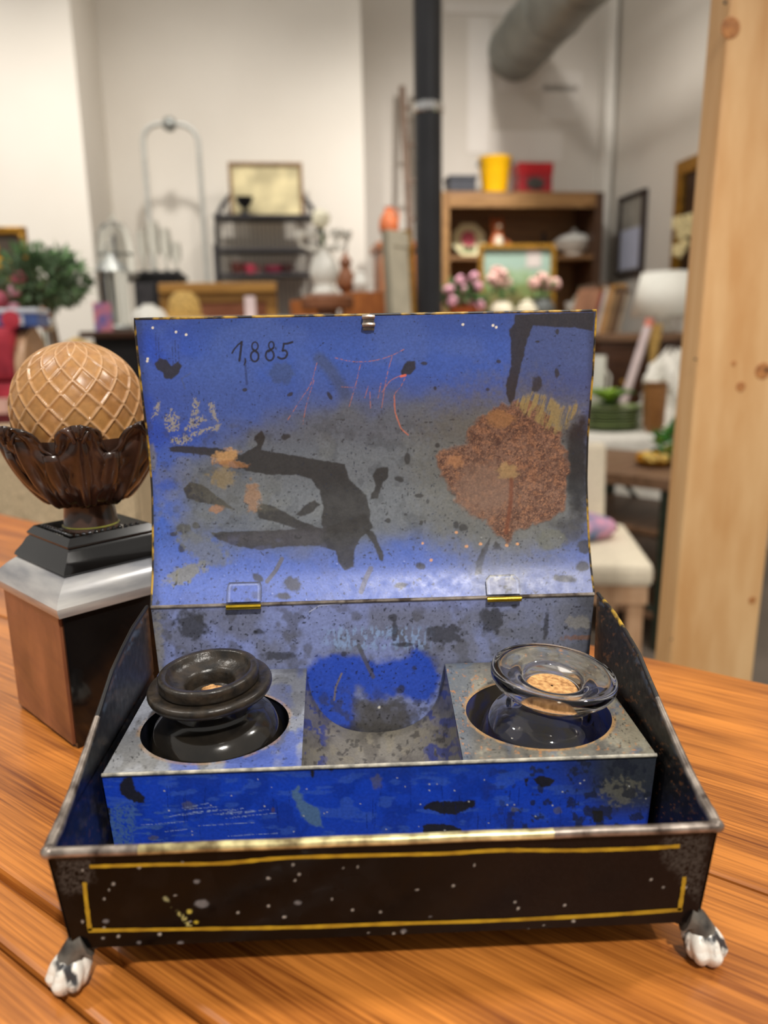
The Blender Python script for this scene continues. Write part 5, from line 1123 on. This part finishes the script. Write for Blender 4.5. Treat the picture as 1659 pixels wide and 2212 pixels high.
MB().lathe([(.10, 0), (.11, .02), (.03, .06), (.025, zj-.05), (.09, zj-.02), (.09, zj)], seg=24).build('stand', C_grey, t, smooth=True, angle=40)
MB().lathe([(.075, zj), (.078, zj+.10), (.07, zj+.16), (.045, zj+.2), (.001, zj+.215)], seg=28, cap=False).build('dome', G_room, t, smooth=True); MB().ell((0, 0, zj+.228), (.014, .014, .014)).build('knob', G_room, t, smooth=True); MB().tube([(0, 0, zj), (0, 0, zj+.15)], .006, 6).build('inner_rod', C_iron, t); MB().lathe([(.06, zj+.075), (.06, zj+.082)], seg=20).build('inner_shelf', C_grey, t)

# ================================================================== LEFT NEAR: draped table with topiary, red box, tin
b = 1.75
xl = px(-330, 905, b)[0]; xr, zl = px(262, 912, b); 
t = rthing('draped_table', 'table under a tan woven cloth behind the acorn finial', 'table', (xl+xr)/2, b, FLOORZ); ww = xr-xl; h = zl-FLOORZ
def drape(s, tt):
    x = -ww/2-.02+(ww+.04)*s; return (x, -.015-.012*math.sin(s*60)*tt-.02*tt, h-(h-.06)*tt)
MB().grid(drape, 160, 16).build('cloth_front', C_tan, t, smooth=True, solid=.003)
MB().grid(lambda s, tt: (ww/2+.02+.012*math.sin(s*30)*tt+.01*tt, -.015+.72*s, h-(h-.06)*tt), 60, 12).build('cloth_side', C_tan, t, smooth=True, solid=.003)
MB().bx(-ww/2, ww/2, 0, .7, h-.03, h).build('top', C_tan, t, bevel=.004)
for sx in (-1, 1):
    for sy in (.06, .64): MB().box((sx*(ww/2-.06), sy, (h-.03)/2), (.05, .05, h-.03)).build('leg', W_dark, t)
# olive topiary
b6 = 2.2; pc = px(92, 605, b6); ptk = px(118, 745, b6)
t = rthing('olive_topiary', 'round green olive topiary tree left of the white wall corner', 'potted tree', ptk[0]+.0, b6, zl); cz = pc[1]-zl; cx = pc[0]-ptk[0]
MB().lathe([(.05, 0), (.066, .08), (.07, .085), (.062, .085), (.05, .07), (.001, .07)], seg=28).build('pot', C_terra, t, smooth=True)
MB().tube([(0, 0, .06), (.004, 0, cz*.5), (cx*.5, 0, cz*.8), (cx, 0, cz)], [.012, .011, .010, .008], 8).build('trunk', mat('olive_bark', (150, 128, 104), .7, var=.1), t, smooth=True)
for k in range(12):
    d = Vector((random.uniform(-1, 1), random.uniform(-1, 1), random.uniform(-.2, .8))); MB().tube([(cx, 0, cz-.03), (cx+d.x*.07, d.y*.07, cz+d.z*.05)], .003, 5).build('twig', MATS['olive_bark'], t)
m = MB(); leaves(m, ball_pts((cx, 0, cz), .108, 900, (1., 1., .62), .35), .032, .014); o = m.build('foliage', C_olive, t); o['kind'] = 'stuff'
m = MB(); leaves(m, ball_pts((cx, 0, cz+.01), .11, 160, (1., 1., .62), .8), .034, .014); o = m.build('foliage_tips', C_lime if False else mat('fresh_olive_leaf', (128, 168, 112), .5, var=.2), t); o['kind'] = 'stuff'
# red chest-like box
b7 = 1.85; p0 = px(64, 850, b7); p1 = px(64, 706, b7)
t = rthing('red_case', 'red velvet case with pale rounded wooden side at the left', 'case', p0[0]-.16, b7, zl); hz = p1[1]-zl
M_red = mat('red_velvet', (206, 66, 82), .7, var=.18, scale=14, col2=(150, 34, 52))
MB().bx(-.2, .13, 0, .2, 0, hz*.42).build('body', M_red, t, bevel=.01); MB().bx(-.2, .135, -.004, .204, hz*.44, hz).build('cover', M_red, t, bevel=.016); MB().lathe([(hz*.5, 0), (hz*.5, .02)], (.136, .1, hz*.5), 28, Matrix.Rotation(PI/2, 4, 'Y'), sy=.38/ (hz*2) if False else 1.).build('round_side', W_pale, t, smooth=True, angle=40)
MB().ell((.06, -.006, hz*.43), (.014, .01, .014)).build('clasp', C_gilt, t, smooth=True)
# blue and white tin on it
p0 = px(74, 706, b7); t = rthing('blue_tin', 'blue and white striped tin on top of the red case', 'tin', p0[0]-.09, b7+.08, zl+hz); th_ = px(74, 664, b7)[1]-zl-hz
C_tinb = mat('tin_blue', (78, 104, 170), .4, var=.1); C_tinw = mat('tin_white', (226, 232, 244), .4, var=.05)
MB().bx(-.15, .09, -.05, .05, 0, th_*.72).build('body', C_tinb, t, bevel=.004); MB().bx(-.152, .092, -.052, .052, th_*.72, th_).build('cover', C_tinw, t, bevel=.004)
for k in range(4): MB().bx(-.14+.055*k, -.14+.055*k+.036, -.0535, -.05, th_*.12, th_*.6).build('white_patch', C_tinw, t)
MB().lathe([(.02, 0), (.02, .003), (.001, .004)], (.035, -.0515, th_*.4), 20, Matrix.Rotation(PI/2, 4, 'X')).build('badge', M_red, t)
# behind: gilt frame, yellow and pink flowers
b8 = 2.75; 
framed('gilt_picture', 'dark picture in a gold frame leaning behind the olive topiary', 'picture', px(20, 560, 2.45)[0]-.03, 2.43, zl, .17, px(20, 490, 2.45)[1]-zl, C_gilt, mat('dark_canvas', (96, 86, 76), .5, var=.2, scale=8), .02, .02, .04)
def flower_bunch(name, label, a, bb, zb_, items, cols):
    t = rthing(name, label, 'flowers', a, bb, zb_); MB().lathe([(.03, 0), (.042, .05), (.03, .1), (.036, .12), (.03, .12), (.026, .1), (.001, .06)], seg=24, cap=False).build('vase', C_white, t, smooth=True)
    for k, (x, y, z, r) in enumerate(items):
        MB().tube([(0, 0, .06), (x*.4, y*.4, z*.6), (x, y, z)], .004, 5).build('stem', C_leaf, t, smooth=True); m = MB(); petals(m, (x, y, z), r*.6, 30, r*.4); o = m.build('bloom', cols[k % len(cols)], t, smooth=True); o['kind'] = 'stuff'
    return t
C_sun = mat('sunny_petal', (246, 180, 20), .6, var=.1, scale=40)
p = px(0, 550, 2.3); dz = p[1]-zl
flower_bunch('yellow_flowers', 'bunch of yellow flowers in front of the gold picture frame', p[0]*1.02-.06, 2.34, zl, [(.03, 0, dz+.02, .045), (.0, .02, dz+.05, .04), (.06, 0, dz-.03, .045), (-.03, 0, dz, .05), (.075, 0, dz-.06, .03)], (C_sun,))
p = px(4, 620, 1.95); dz = p[1]-zl
flower_bunch('pink_roses', 'pink roses at the left behind the blue tin', p[0]-.06, 2.12, zl, [(.05, 0, dz+.03, .024), (.035, 0, dz+.0, .02), (.0, 0, dz-.02, .03), (.03, 0, dz-.04, .02), (.045, .0, dz+.01, .014)], (mat('rose_petal', (226, 120, 140), .6, var=.15, scale=40), C_pink))
p = px(88, 682, 2.0); t = rthing('orange_lily', 'orange blossom beside the olive trunk', 'flowers', p[0]*1.05, 2.1, zl); dz = px(88, 682, 2.1)[1]-zl
MB().tube([(0, 0, 0), (.004, 0, dz)], .003, 5).build('stem', C_leaf, t); m = MB(); petals(m, (0, 0, dz), .018, 24, .012); o = m.build('bloom', mat('orange_petal', (230, 130, 20), .6, var=.1), t, smooth=True); o['kind'] = 'stuff'
MB().lathe([(.025, 0), (.03, .03), (.02, .05)], seg=16).build('vase', C_white, t, smooth=True)
p = px(90, 700, 2.0); t = rthing('silver_ball', 'shiny silver bauble on a stick beside the olive trunk', 'ornament', p[0]+.005, 2.03, zl); dz = p[1]-zl; MB().ell((0, 0, dz), (.018, .018, .018), 20, 14).build('ball', mat('mirror_silver', (230, 230, 230), .08, metal=1., var=.01), t, smooth=True); MB().tube([(0, 0, 0), (0, 0, dz-.015)], .004, 6).build('stick', C_grey, t); MB().lathe([(.03, 0), (.03, .008), (.005, .014)], seg=20).build('base', C_grey, t)
p = px(158, 738, 1.95); t = rthing('straw_basket', 'pale yellow straw basket behind the acorn finial', 'basket', p[0], 1.98, zl); dz = p[1]-zl
MB().lathe([(.05, 0), (.062, dz*.5), (.058, dz*.8), (.04, dz*.96), (.001, dz*1.06)], seg=30).build('weave', C_straw, t, smooth=True); MB().tube([(.06*math.cos(x), .06*math.sin(x), dz*.62) for x in np.linspace(0, 2*PI, 24)], .004, 6).build('band', C_gilt, t, smooth=True)
p = px(12, 870, b7-.03); t = rthing('pink_parcel', 'pink and cream parcel in front of the red case', 'parcel', px(-14, 880, 1.82)[0], 1.80, zl); MB().bx(-.05, .035, 0, .04, 0, .022).build('lower_box', mat('maroon_card', (100, 16, 28), .5, var=.1), t); MB().bx(-.05, .036, 0, .04, .022, .052).build('upper_box', mat('peach_card', (230, 184, 170), .6, var=.1, scale=30), t); MB().bx(-.012, .004, -.002, .042, .0, .053).build('ribbon', C_pink, t)

# ================================================================== RIGHT: wall pictures, walnut chest, lamp
aw = a_r
def wall_frame(name, label, u0, u1, v0, v1, fm, pm, fw, mount=None, w_=None):
    b0_ = aw/((u0-603)/FPX); d0 = None
    # the distance at which the right wall shows at column u
    def bw(u, v):
        d = ray(u, v); return aw/(d[:2] @ AV)*(d[:2] @ BV)
    B0, B1 = bw(u0, (v0+v1)/2), bw(u1, (v0+v1)/2); z0 = px(u0, v1, B0)[1]; z1 = px(u0, v0, B0)[1]
    W_ = w_ or abs(B0-B1)
    return framed(name, label, 'picture', aw-.016, B0-W_/2, z0, W_, z1-z0, fm, pm, fw, .03, 0., -PI/2, mount)
wall_frame('framed_print', 'black framed print on the right wall', 1341, 1396, 428, 598, wood('black_frame', (52, 36, 34), (36, 26, 26), 5), mat('grey_print', (176, 170, 158), .35, var=.1, scale=10), .022, (0.05, .95, .03, .58, mat('bluish_paper', (214, 218, 240), .4, var=.03)))
wall_frame('gilt_mirror', 'gold framed dark picture on the right wall next to the timber post', 1464, 1505, 352, 620, C_gilt, mat('brown_canvas', (70, 50, 36), .3, var=.2, scale=6), .07, None, .55)
b = 3.15
xl, zch = px(1296, 722, b); xr = px(1540, 722, b)[0]; h = zch-FLOORZ; ww = xr-xl
t = rthing('walnut_chest', 'dark walnut chest of drawers below the black framed print', 'chest', (xl+xr)/2, b, FLOORZ)
MB().bx(-ww/2, ww/2, 0, .42, .08, h-.03).build('body', W_dark, t, bevel=.004); MB().bx(-ww/2-.01, ww/2+.01, -.015, .43, h-.03, h).build('top', W_grey, t, bevel=.004)
for k in range(3):
    d_ = MB().bx(-ww/2+.02, ww/2-.02, -.012, 0, .12+k*(h-.18)/3, .12+(k+1)*(h-.18)/3-.02).build('drawer', W_dark, t, bevel=.004)
    for sx in (-1, 1): MB().ell((sx*ww*.3, -.02, .12+(k+.45)*(h-.18)/3), (.012, .012, .012), 10, 8).build('knob', C_gilt, d_, smooth=True)
for sx in (-1, 1):
    for sy in (.04, .38): MB().box((sx*(ww/2-.04), sy, .04), (.05, .05, .08)).build('foot', W_dark, t)
# leaning frames and canvases
cols_ = ((170, 120, 92), (150, 60, 52), (206, 196, 186), (190, 146, 96), (150, 120, 84), (110, 84, 62), (166, 150, 130))
labs = ('brown canvas leaning furthest left on the walnut chest', 'thin red framed board leaning on the walnut chest', 'pale grey board leaning between the red and tan boards', 'tan board leaning on the walnut chest', 'ochre board leaning beside the tan board', 'dark brown board leaning near the lamp', 'grey board leaning closest to the lamp')
hh3 = px(1330, 606, b)[1]-zch; xb0 = px(1302, 715, b)[0]
for k in range(7):
    hk = hh3*(1.0, .93, 1.02, .96, .9, 1.0, .88)[k]; wk = (.028, .010, .016, .024, .02, .024, .018)[k]
    t = rthing('leaning_board', labs[k], 'board', xb0, b+.2, zch+.003, 0, 'boards leaning on the walnut chest'); t.rotation_euler = (0, math.radians(13), PHI); xb0 += wk+.004
    MB().bx(0, wk, 0, .2, 0, hk).build('panel', mat('board_%d' % k, cols_[k], .6, var=.12, scale=14), t, bevel=.002); MB().bx(-.001, wk+.001, -.002, .202, hk-.012, hk+.002).build('top_strip', W_gold if k % 2 else W_dark, t)
# lamp
bl = 2.85; p0 = px(1368, 684, bl); p1 = px(1496, 684, bl); zl1 = px(1420, 590, bl)[1]; r = (p1[0]-p0[0])/2
t = rthing('table_lamp', 'table lamp with plain white tapered shade next to the timber post', 'lamp', (p0[0]+p1[0])/2, bl+.0, 0)
zc2 = zch; sc = 3.24/bl; t.location = room((p0[0]+p1[0])/2*sc, 3.24, zch)
r = r*sc; zs0 = px(1420, 684, 3.28)[1]-zch; zs1_ = px(1420, 590, 3.28)[1]-zch
C_shade = mat('white_shade', (246, 244, 234), .8, var=.01)
MB().lathe([(r, zs0), (r*.72, zs1_)], seg=40, cap=False).build('shade', C_shade, t, smooth=True, solid=.003); 
MB().lathe([(.05, 0), (.055, .01), (.03, .02), (.034, .04), (.03, .06), (.012, .075), (.008, zs0+.06)], seg=28).build('base', C_white, t, smooth=True); MB().tube([(r*.72*math.cos(x), r*.72*math.sin(x), zs1_) for x in np.linspace(0, 2*PI, 30)], .003, 6).build('shade_ring', C_white, t)
# orchid
p = px(1466, 505, 3.48); t = rthing('cream_orchid', 'cream orchid blooms in front of the gold framed picture', 'flowers', p[0]+.08, 3.5, zch); dz = p[1]-zch; dx = -.08
MB().lathe([(.04, 0), (.05, .08), (.053, .085), (.046, .085), (.001, .06)], seg=24).build('pot', C_white, t, smooth=True)
MB().tube([(0, 0, .05), (.01, 0, dz*.6), (.0, 0, dz+.04), (dx, 0, dz-.02)], .004, 6).build('stem', C_leaf, t, smooth=True)
C_orch = mat('orchid_cream', (240, 222, 168), .6, var=.06, scale=30)
for (x, z, r_) in ((dx, .045, .034), (dx+.02, .0, .03), (dx+.06, .02, .036), (dx+.01, -.07, .034), (dx+.04, -.04, .02), (dx+.05, .06, .03)):
    m = MB()
    for k in range(5): a_ = k*2*PI/5; m.ell((x+math.cos(a_)*r_*.55, -.01, dz+z+math.sin(a_)*r_*.55), (r_*.5, .006, r_*.4), 8, 6, Matrix.Rotation(-a_, 3, 'Y'))
    m.build('orchid_bloom', C_orch, t, smooth=True)
m = MB(); leaves(m, ball_pts((0, 0, .15), .05, 16, (1, 1, .3)), .1, .04); o = m.build('foliage', C_leaf, t)

# ================================================================== RIGHT NEAR: white cloth table, dishes
b = 2.75
xl = px(1225, 940, b)[0]; zc3 = px(1300, 940, b)[1]; xr = px(1560, 940, b)[0]; h = zc3-FLOORZ; ww = xr-xl
t = rthing('cloth_table', 'table covered by a white cloth under the green plates', 'table', (xl+xr)/2, b, FLOORZ)
MB().bx(-ww/2, ww/2, 0, .37, h-.025, h).build('top', C_cloth, t, bevel=.004)
MB().grid(lambda s, q: (-ww/2-.01+(ww+.02)*s, -.012-.01*math.sin(s*36)*q-.015*q, h-.002-(h*.5)*q), 90, 10).build('cloth_front', C_cloth, t, smooth=True, solid=.003)
MB().grid(lambda s, q: (-ww/2-.012-.01*math.sin(s*30)*q-.01*q, -.01+.37*s, h-.002-(h*.5)*q), 60, 10).build('cloth_side', C_cloth, t, smooth=True, solid=.003)
for sx in (-1, 1):
    for sy in (.05, .32): MB().box((sx*(ww/2-.05), sy, (h-.02)/2), (.05, .05, h-.02)).build('leg', W_dark, t)
C_gpl = mat('green_glaze', (158, 178, 118), .3, var=.12, scale=20, col2=(120, 140, 86)); pc = px(1322, 930, b+.14)
C_gpl2 = mat('green_glaze_dark', (112, 128, 84), .3, var=.12, scale=20)
npl = 8
for k in range(npl):
    lab = 'green glazed plate, %s of the stack on the white cloth' % ('lowest', 'second from the bottom', 'third from the bottom', 'fourth from the bottom', 'fourth from the top', 'third from the top', 'second from the top', 'topmost')[k]
    t = rthing('green_plate', lab, 'plate', pc[0]+.003*math.sin(k*2), b+.16, zc3+.011*k, k*.7, 'stack of green plates')
    MB().lathe([(.05, 0), (.06, .001), (.105, .009), (.116, .012), (.116, .015), (.10, .012), (.06, .005), (.001, .005)], seg=36).build('dish', C_gpl if k % 3 else C_gpl2, t, smooth=True, angle=50)
zpt = zc3+.011*npl+.006
p = px(1330, 820, b+.1); t = rthing('leaf_dish', 'bright green leaf shaped dish on top of the plate stack', 'dish', pc[0]-.01, b+.16, zpt)
for k in range(11):
    a_ = k*2*PI/11+.2; L_ = .11 if k % 2 else .085
    def gl(s, q, a_=a_, L_=L_): 
        w_ = .03*math.sin(PI*min(.98, q*.9+.08)); x = L_*q; y = (2*s-1)*w_; z = .012+.06*q**1.2+.01*abs(2*s-1)-.055*max(0, q-.7)*1.6; return (x*math.cos(a_)-y*math.sin(a_), x*math.sin(a_)+y*math.cos(a_), z)
    MB().grid(gl, 7, 9).build('leaf', C_lime if k % 3 else C_leaf, t, smooth=True, solid=.002)
MB().lathe([(.03, 0), (.04, .006), (.03, .014)], seg=20).build('foot', C_leaf, t, smooth=True)
p = px(1387, 860, b+.02); t = rthing('brown_bowl', 'small brown wooden bowl beside the green plates', 'bowl', p[0]+.055, b+.03, zc3); hz = px(1387, 828, b)[1]-zc3
MB().lathe([(.025, 0), (.04, .03), (.044, hz), (.036, hz), (.03, .04), (.001, .03)], seg=28).build('bowl', wood('bowl_wood', (176, 124, 70), (130, 84, 44), 9), t, smooth=True); MB().lathe([(.0445, hz-.012), (.0455, hz-.006)], seg=28, cap=False).build('rim_band', W_dark, t)
# heap of white lace
p = px(1440, 900, b+.2); t = rthing('lace_heap', 'crumpled heap of white lace cloth beside the green plates', 'cloth', p[0]+.02, b+.22, zc3); hz = px(1440, 760, b+.2)[1]-zc3
def heap(s, q):
    a_ = 2*PI*s; r_ = .115*(math.sin(PI*.5*(1-q)+.06))**.6*(1+.16*math.sin(5*a_+q*9)+.08*math.sin(11*a_-q*14)); z = hz*(q**.8)*(1+.05*math.sin(4*a_+3*q))+.008*math.sin(9*a_+q*20)
    return (r_*math.cos(a_), r_*math.sin(a_)*.8, max(0, z))
MB().grid(heap, 90, 40, closed_u=True).build('folds', C_cloth, t, smooth=True); MB().tube([(.12*math.cos(x)*(1+.08*math.sin(9*x)), .10*math.sin(x)*(1+.08*math.sin(9*x)), .01) for x in np.linspace(0, 2*PI, 80)], .008, 6).build('lace_edge', C_white, t, smooth=True)
# pale roll leaning
p0 = px(1312, 842, b+.05); p1 = px(1402, 692, b+.35)
t = thing('paper_roll', 'pale pink paper roll leaning above the green plates', 'paper roll', room(px(1345, 880, b+.27)[0], b+.27, zc3), PHI); q1 = px(1404, 690, b+.33); x1 = q1[0]-px(1345, 880, b+.3)[0]; z1x = q1[1]-zc3
MB().tube([(-.02, 0, .016), (x1, .03, z1x)], .017, 16).build('roll', mat('pink_paper', (226, 206, 206), .6, var=.04), t, smooth=True, angle=40); MB().tube([(x1*.93-.001, .028, z1x*.93), (x1*1.0, .0302, z1x*1.003)], .0178, 16).build('end_band', mat('coral_band', (226, 140, 120), .6, var=.05), t, smooth=True, angle=40)
p = px(1400, 715, b+.35); t = thing('straw_bundle', 'short tan straw whisk leaning behind the paper roll', 'whisk', room(px(1398, 800, b+.33)[0], b+.33, zc3), PHI); q1 = px(1418, 700, b+.33); x1 = q1[0]-px(1398, 800, b+.33)[0]; z1x = q1[1]-zc3
MB().tube([(0, 0, .005), (x1*.6, 0, z1x*.6)], .009, 10).build('handle', W_pale, t, smooth=True); MB().tube([(x1*.58, 0, z1x*.58), (x1*.8, 0, z1x*.8), (x1, 0, z1x)], [.01, .022, .026], 12).build('bristles', C_straw, t, smooth=True)
t = rthing('white_mug', 'small pale mug left of the paper roll', 'mug', px(1291, 780, b+.31)[0], b+.31, zc3); hz = px(1291, 768, b+.31)[1]-zc3
MB().lathe([(.03, 0), (.032, .01), (.034, hz), (.03, hz), (.028, .02), (.001, .015)], seg=24).build('cup', C_white, t, smooth=True); MB().tube([(.033, 0, hz*.8), (.055, 0, hz*.7), (.05, 0, hz*.35), (.032, 0, hz*.3)], .005, 6).build('handle', C_white, t, smooth=True)

# grey-brown side table
b = 2.05; 
pn = px(1412, 1062, b); pl_ = px(1302, 982, b+.3); zt3 = px(1412, 1040, b)[1]
t = thing('slat_side_table', 'square brown side table with green metal crossed legs beside the timber post', 'side table', room(pn[0]+.10, b+.32, FLOORZ), PHI+math.radians(38)); h = zt3-FLOORZ; hs = .225
for k in range(4): MB().bx(-hs, hs, -hs+k*hs/2+.001, -hs+(k+1)*hs/2-.001, h-.035, h).build('top_plank', W_grey, t, bevel=.003)
C_dgr = mat('dark_green_metal', (44, 56, 44), .5, var=.1)
for sx in (-1, 1):
    for sy in (-1, 1): MB().box((sx*(hs-.03), sy*(hs-.03), (h-.035)/2), (.028, .028, h-.035)).build('leg', C_dgr, t)
for sx in (-1, 1):
    MB().tube([(sx*(hs-.03), -hs+.03, .1), (sx*(hs-.03), hs-.03, h-.06)], .008, 6).build('cross_bar', C_dgr, t); MB().tube([(-hs+.03, sx*(hs-.03), h-.06), (hs-.03, sx*(hs-.03), .1)], .008, 6).build('cross_bar', C_dgr, t)
for z_ in (h-.16, h-.30, .12): MB().bx(-hs+.02, hs-.02, -hs+.02, hs-.02, z_-.02, z_).build('shelf', W_grey, t, bevel=.003)
zst3 = zt3
# planter with yellow blossoms and leaves
p = px(1392, 958, b+.3); t = rthing('yellow_flower_dish', 'low dish of yellow blossoms on the brown side table', 'flowers', p[0]+.005, b+.24, zst3)
MB().lathe([(.03, 0), (.05, .008), (.06, .02), (.055, .02), (.001, .01)], seg=28).build('dish', C_gilt, t, smooth=True)
for k in range(12):
    a_ = k*2.4; r_ = .045*math.sqrt((k+.5)/12); m = MB(); petals(m, (r_*math.cos(a_), r_*math.sin(a_), .028), .012, 9, .009); o = m.build('bloom', (C_sun, mat('pale_yellow', (232, 200, 110), .6, var=.1), C_straw)[k % 3], t, smooth=True); o['kind'] = 'stuff'
p = px(1452, 960, b+.2); t = rthing('ivy_pot', 'small green ivy on the brown side table by the timber post', 'plant', p[0]+.05, b+.25, zst3)
MB().lathe([(.03, 0), (.04, .05), (.036, .05), (.001, .04)], seg=20).build('pot', C_terra, t, smooth=True); m = MB(); leaves(m, ball_pts((0, 0, .06), .07, 120, (1, 1, .8)), .04, .03); o = m.build('foliage', mat('ivy_green', (70, 130, 60), .5, var=.25), t); o['kind'] = 'stuff'
m = MB(); leaves(m, ball_pts((0, 0, .085), .055, 30, (1, 1, .6)), .04, .03); o = m.build('young_leaves', C_lime, t); o['kind'] = 'stuff'

# cream chair
b = 1.62; pn = px(1415, 1222, b); zse = pn[1]; hse = zse-FLOORZ
t = thing('upholstered_chair', 'cream upholstered chair with pale wooden legs behind the tin box', 'chair', room(pn[0]-.148, b+.257, FLOORZ), PHI+math.radians(-15)); s_ = .21
C_up = mat('cream_upholstery', (236, 224, 200), .85, var=.04, scale=120, bump=.2)
MB().bx(-s_, s_, -s_, s_, hse-.055, hse).build('seat', C_up, t, bevel=.018); MB().bx(-s_+.01, s_-.01, -s_+.01, s_-.01, hse-.10, hse-.052).build('apron', W_pale, t, bevel=.003)
for sx in (-1, 1):
    for sy in (-1, 1): MB().box((sx*(s_-.035), sy*(s_-.035), (hse-.06)/2), (.036, .036, hse-.06)).build('leg', W_pale, t, bevel=.003)
rotb = Matrix.Rotation(math.radians(-9), 3, 'X')
bk_ = MB().box((-.03, s_-.0, hse+.10), (s_*1.75, .05, .25), rotb).build('backrest', C_up, t, bevel=.016)
p = px(1282, 1185, b+.28); t = thing('patchwork_cushion', 'small colourful patchwork cushion on the cream chair', 'cushion', room(p[0]-.035, b+.28, zse+.002), PHI+.3)
def cush(s, q):
    a_ = 2*PI*s; n_ = 4.; c_, d_ = math.cos(a_), math.sin(a_); k2 = (abs(c_)**n_+abs(d_)**n_)**(-1/n_); r_ = math.sin(PI*q)**.5 if 0 < q < 1 else 0; return (.075*k2*c_*r_, .075*k2*d_*r_, .028-.028*math.cos(PI*q))
MB().grid(cush, 40, 14, closed_u=True).build('cover', mat('patchwork', (220, 150, 170), .8, var=.3, scale=24, col2=(90, 130, 170)), t, smooth=True)
for k in range(4): MB().ell((.068*math.cos(k*PI/2+PI/4)*1.25, .068*math.sin(k*PI/2+PI/4)*1.25, .028), (.008, .008, .006), 8, 6).build('tassel', C_gilt, t, smooth=True)
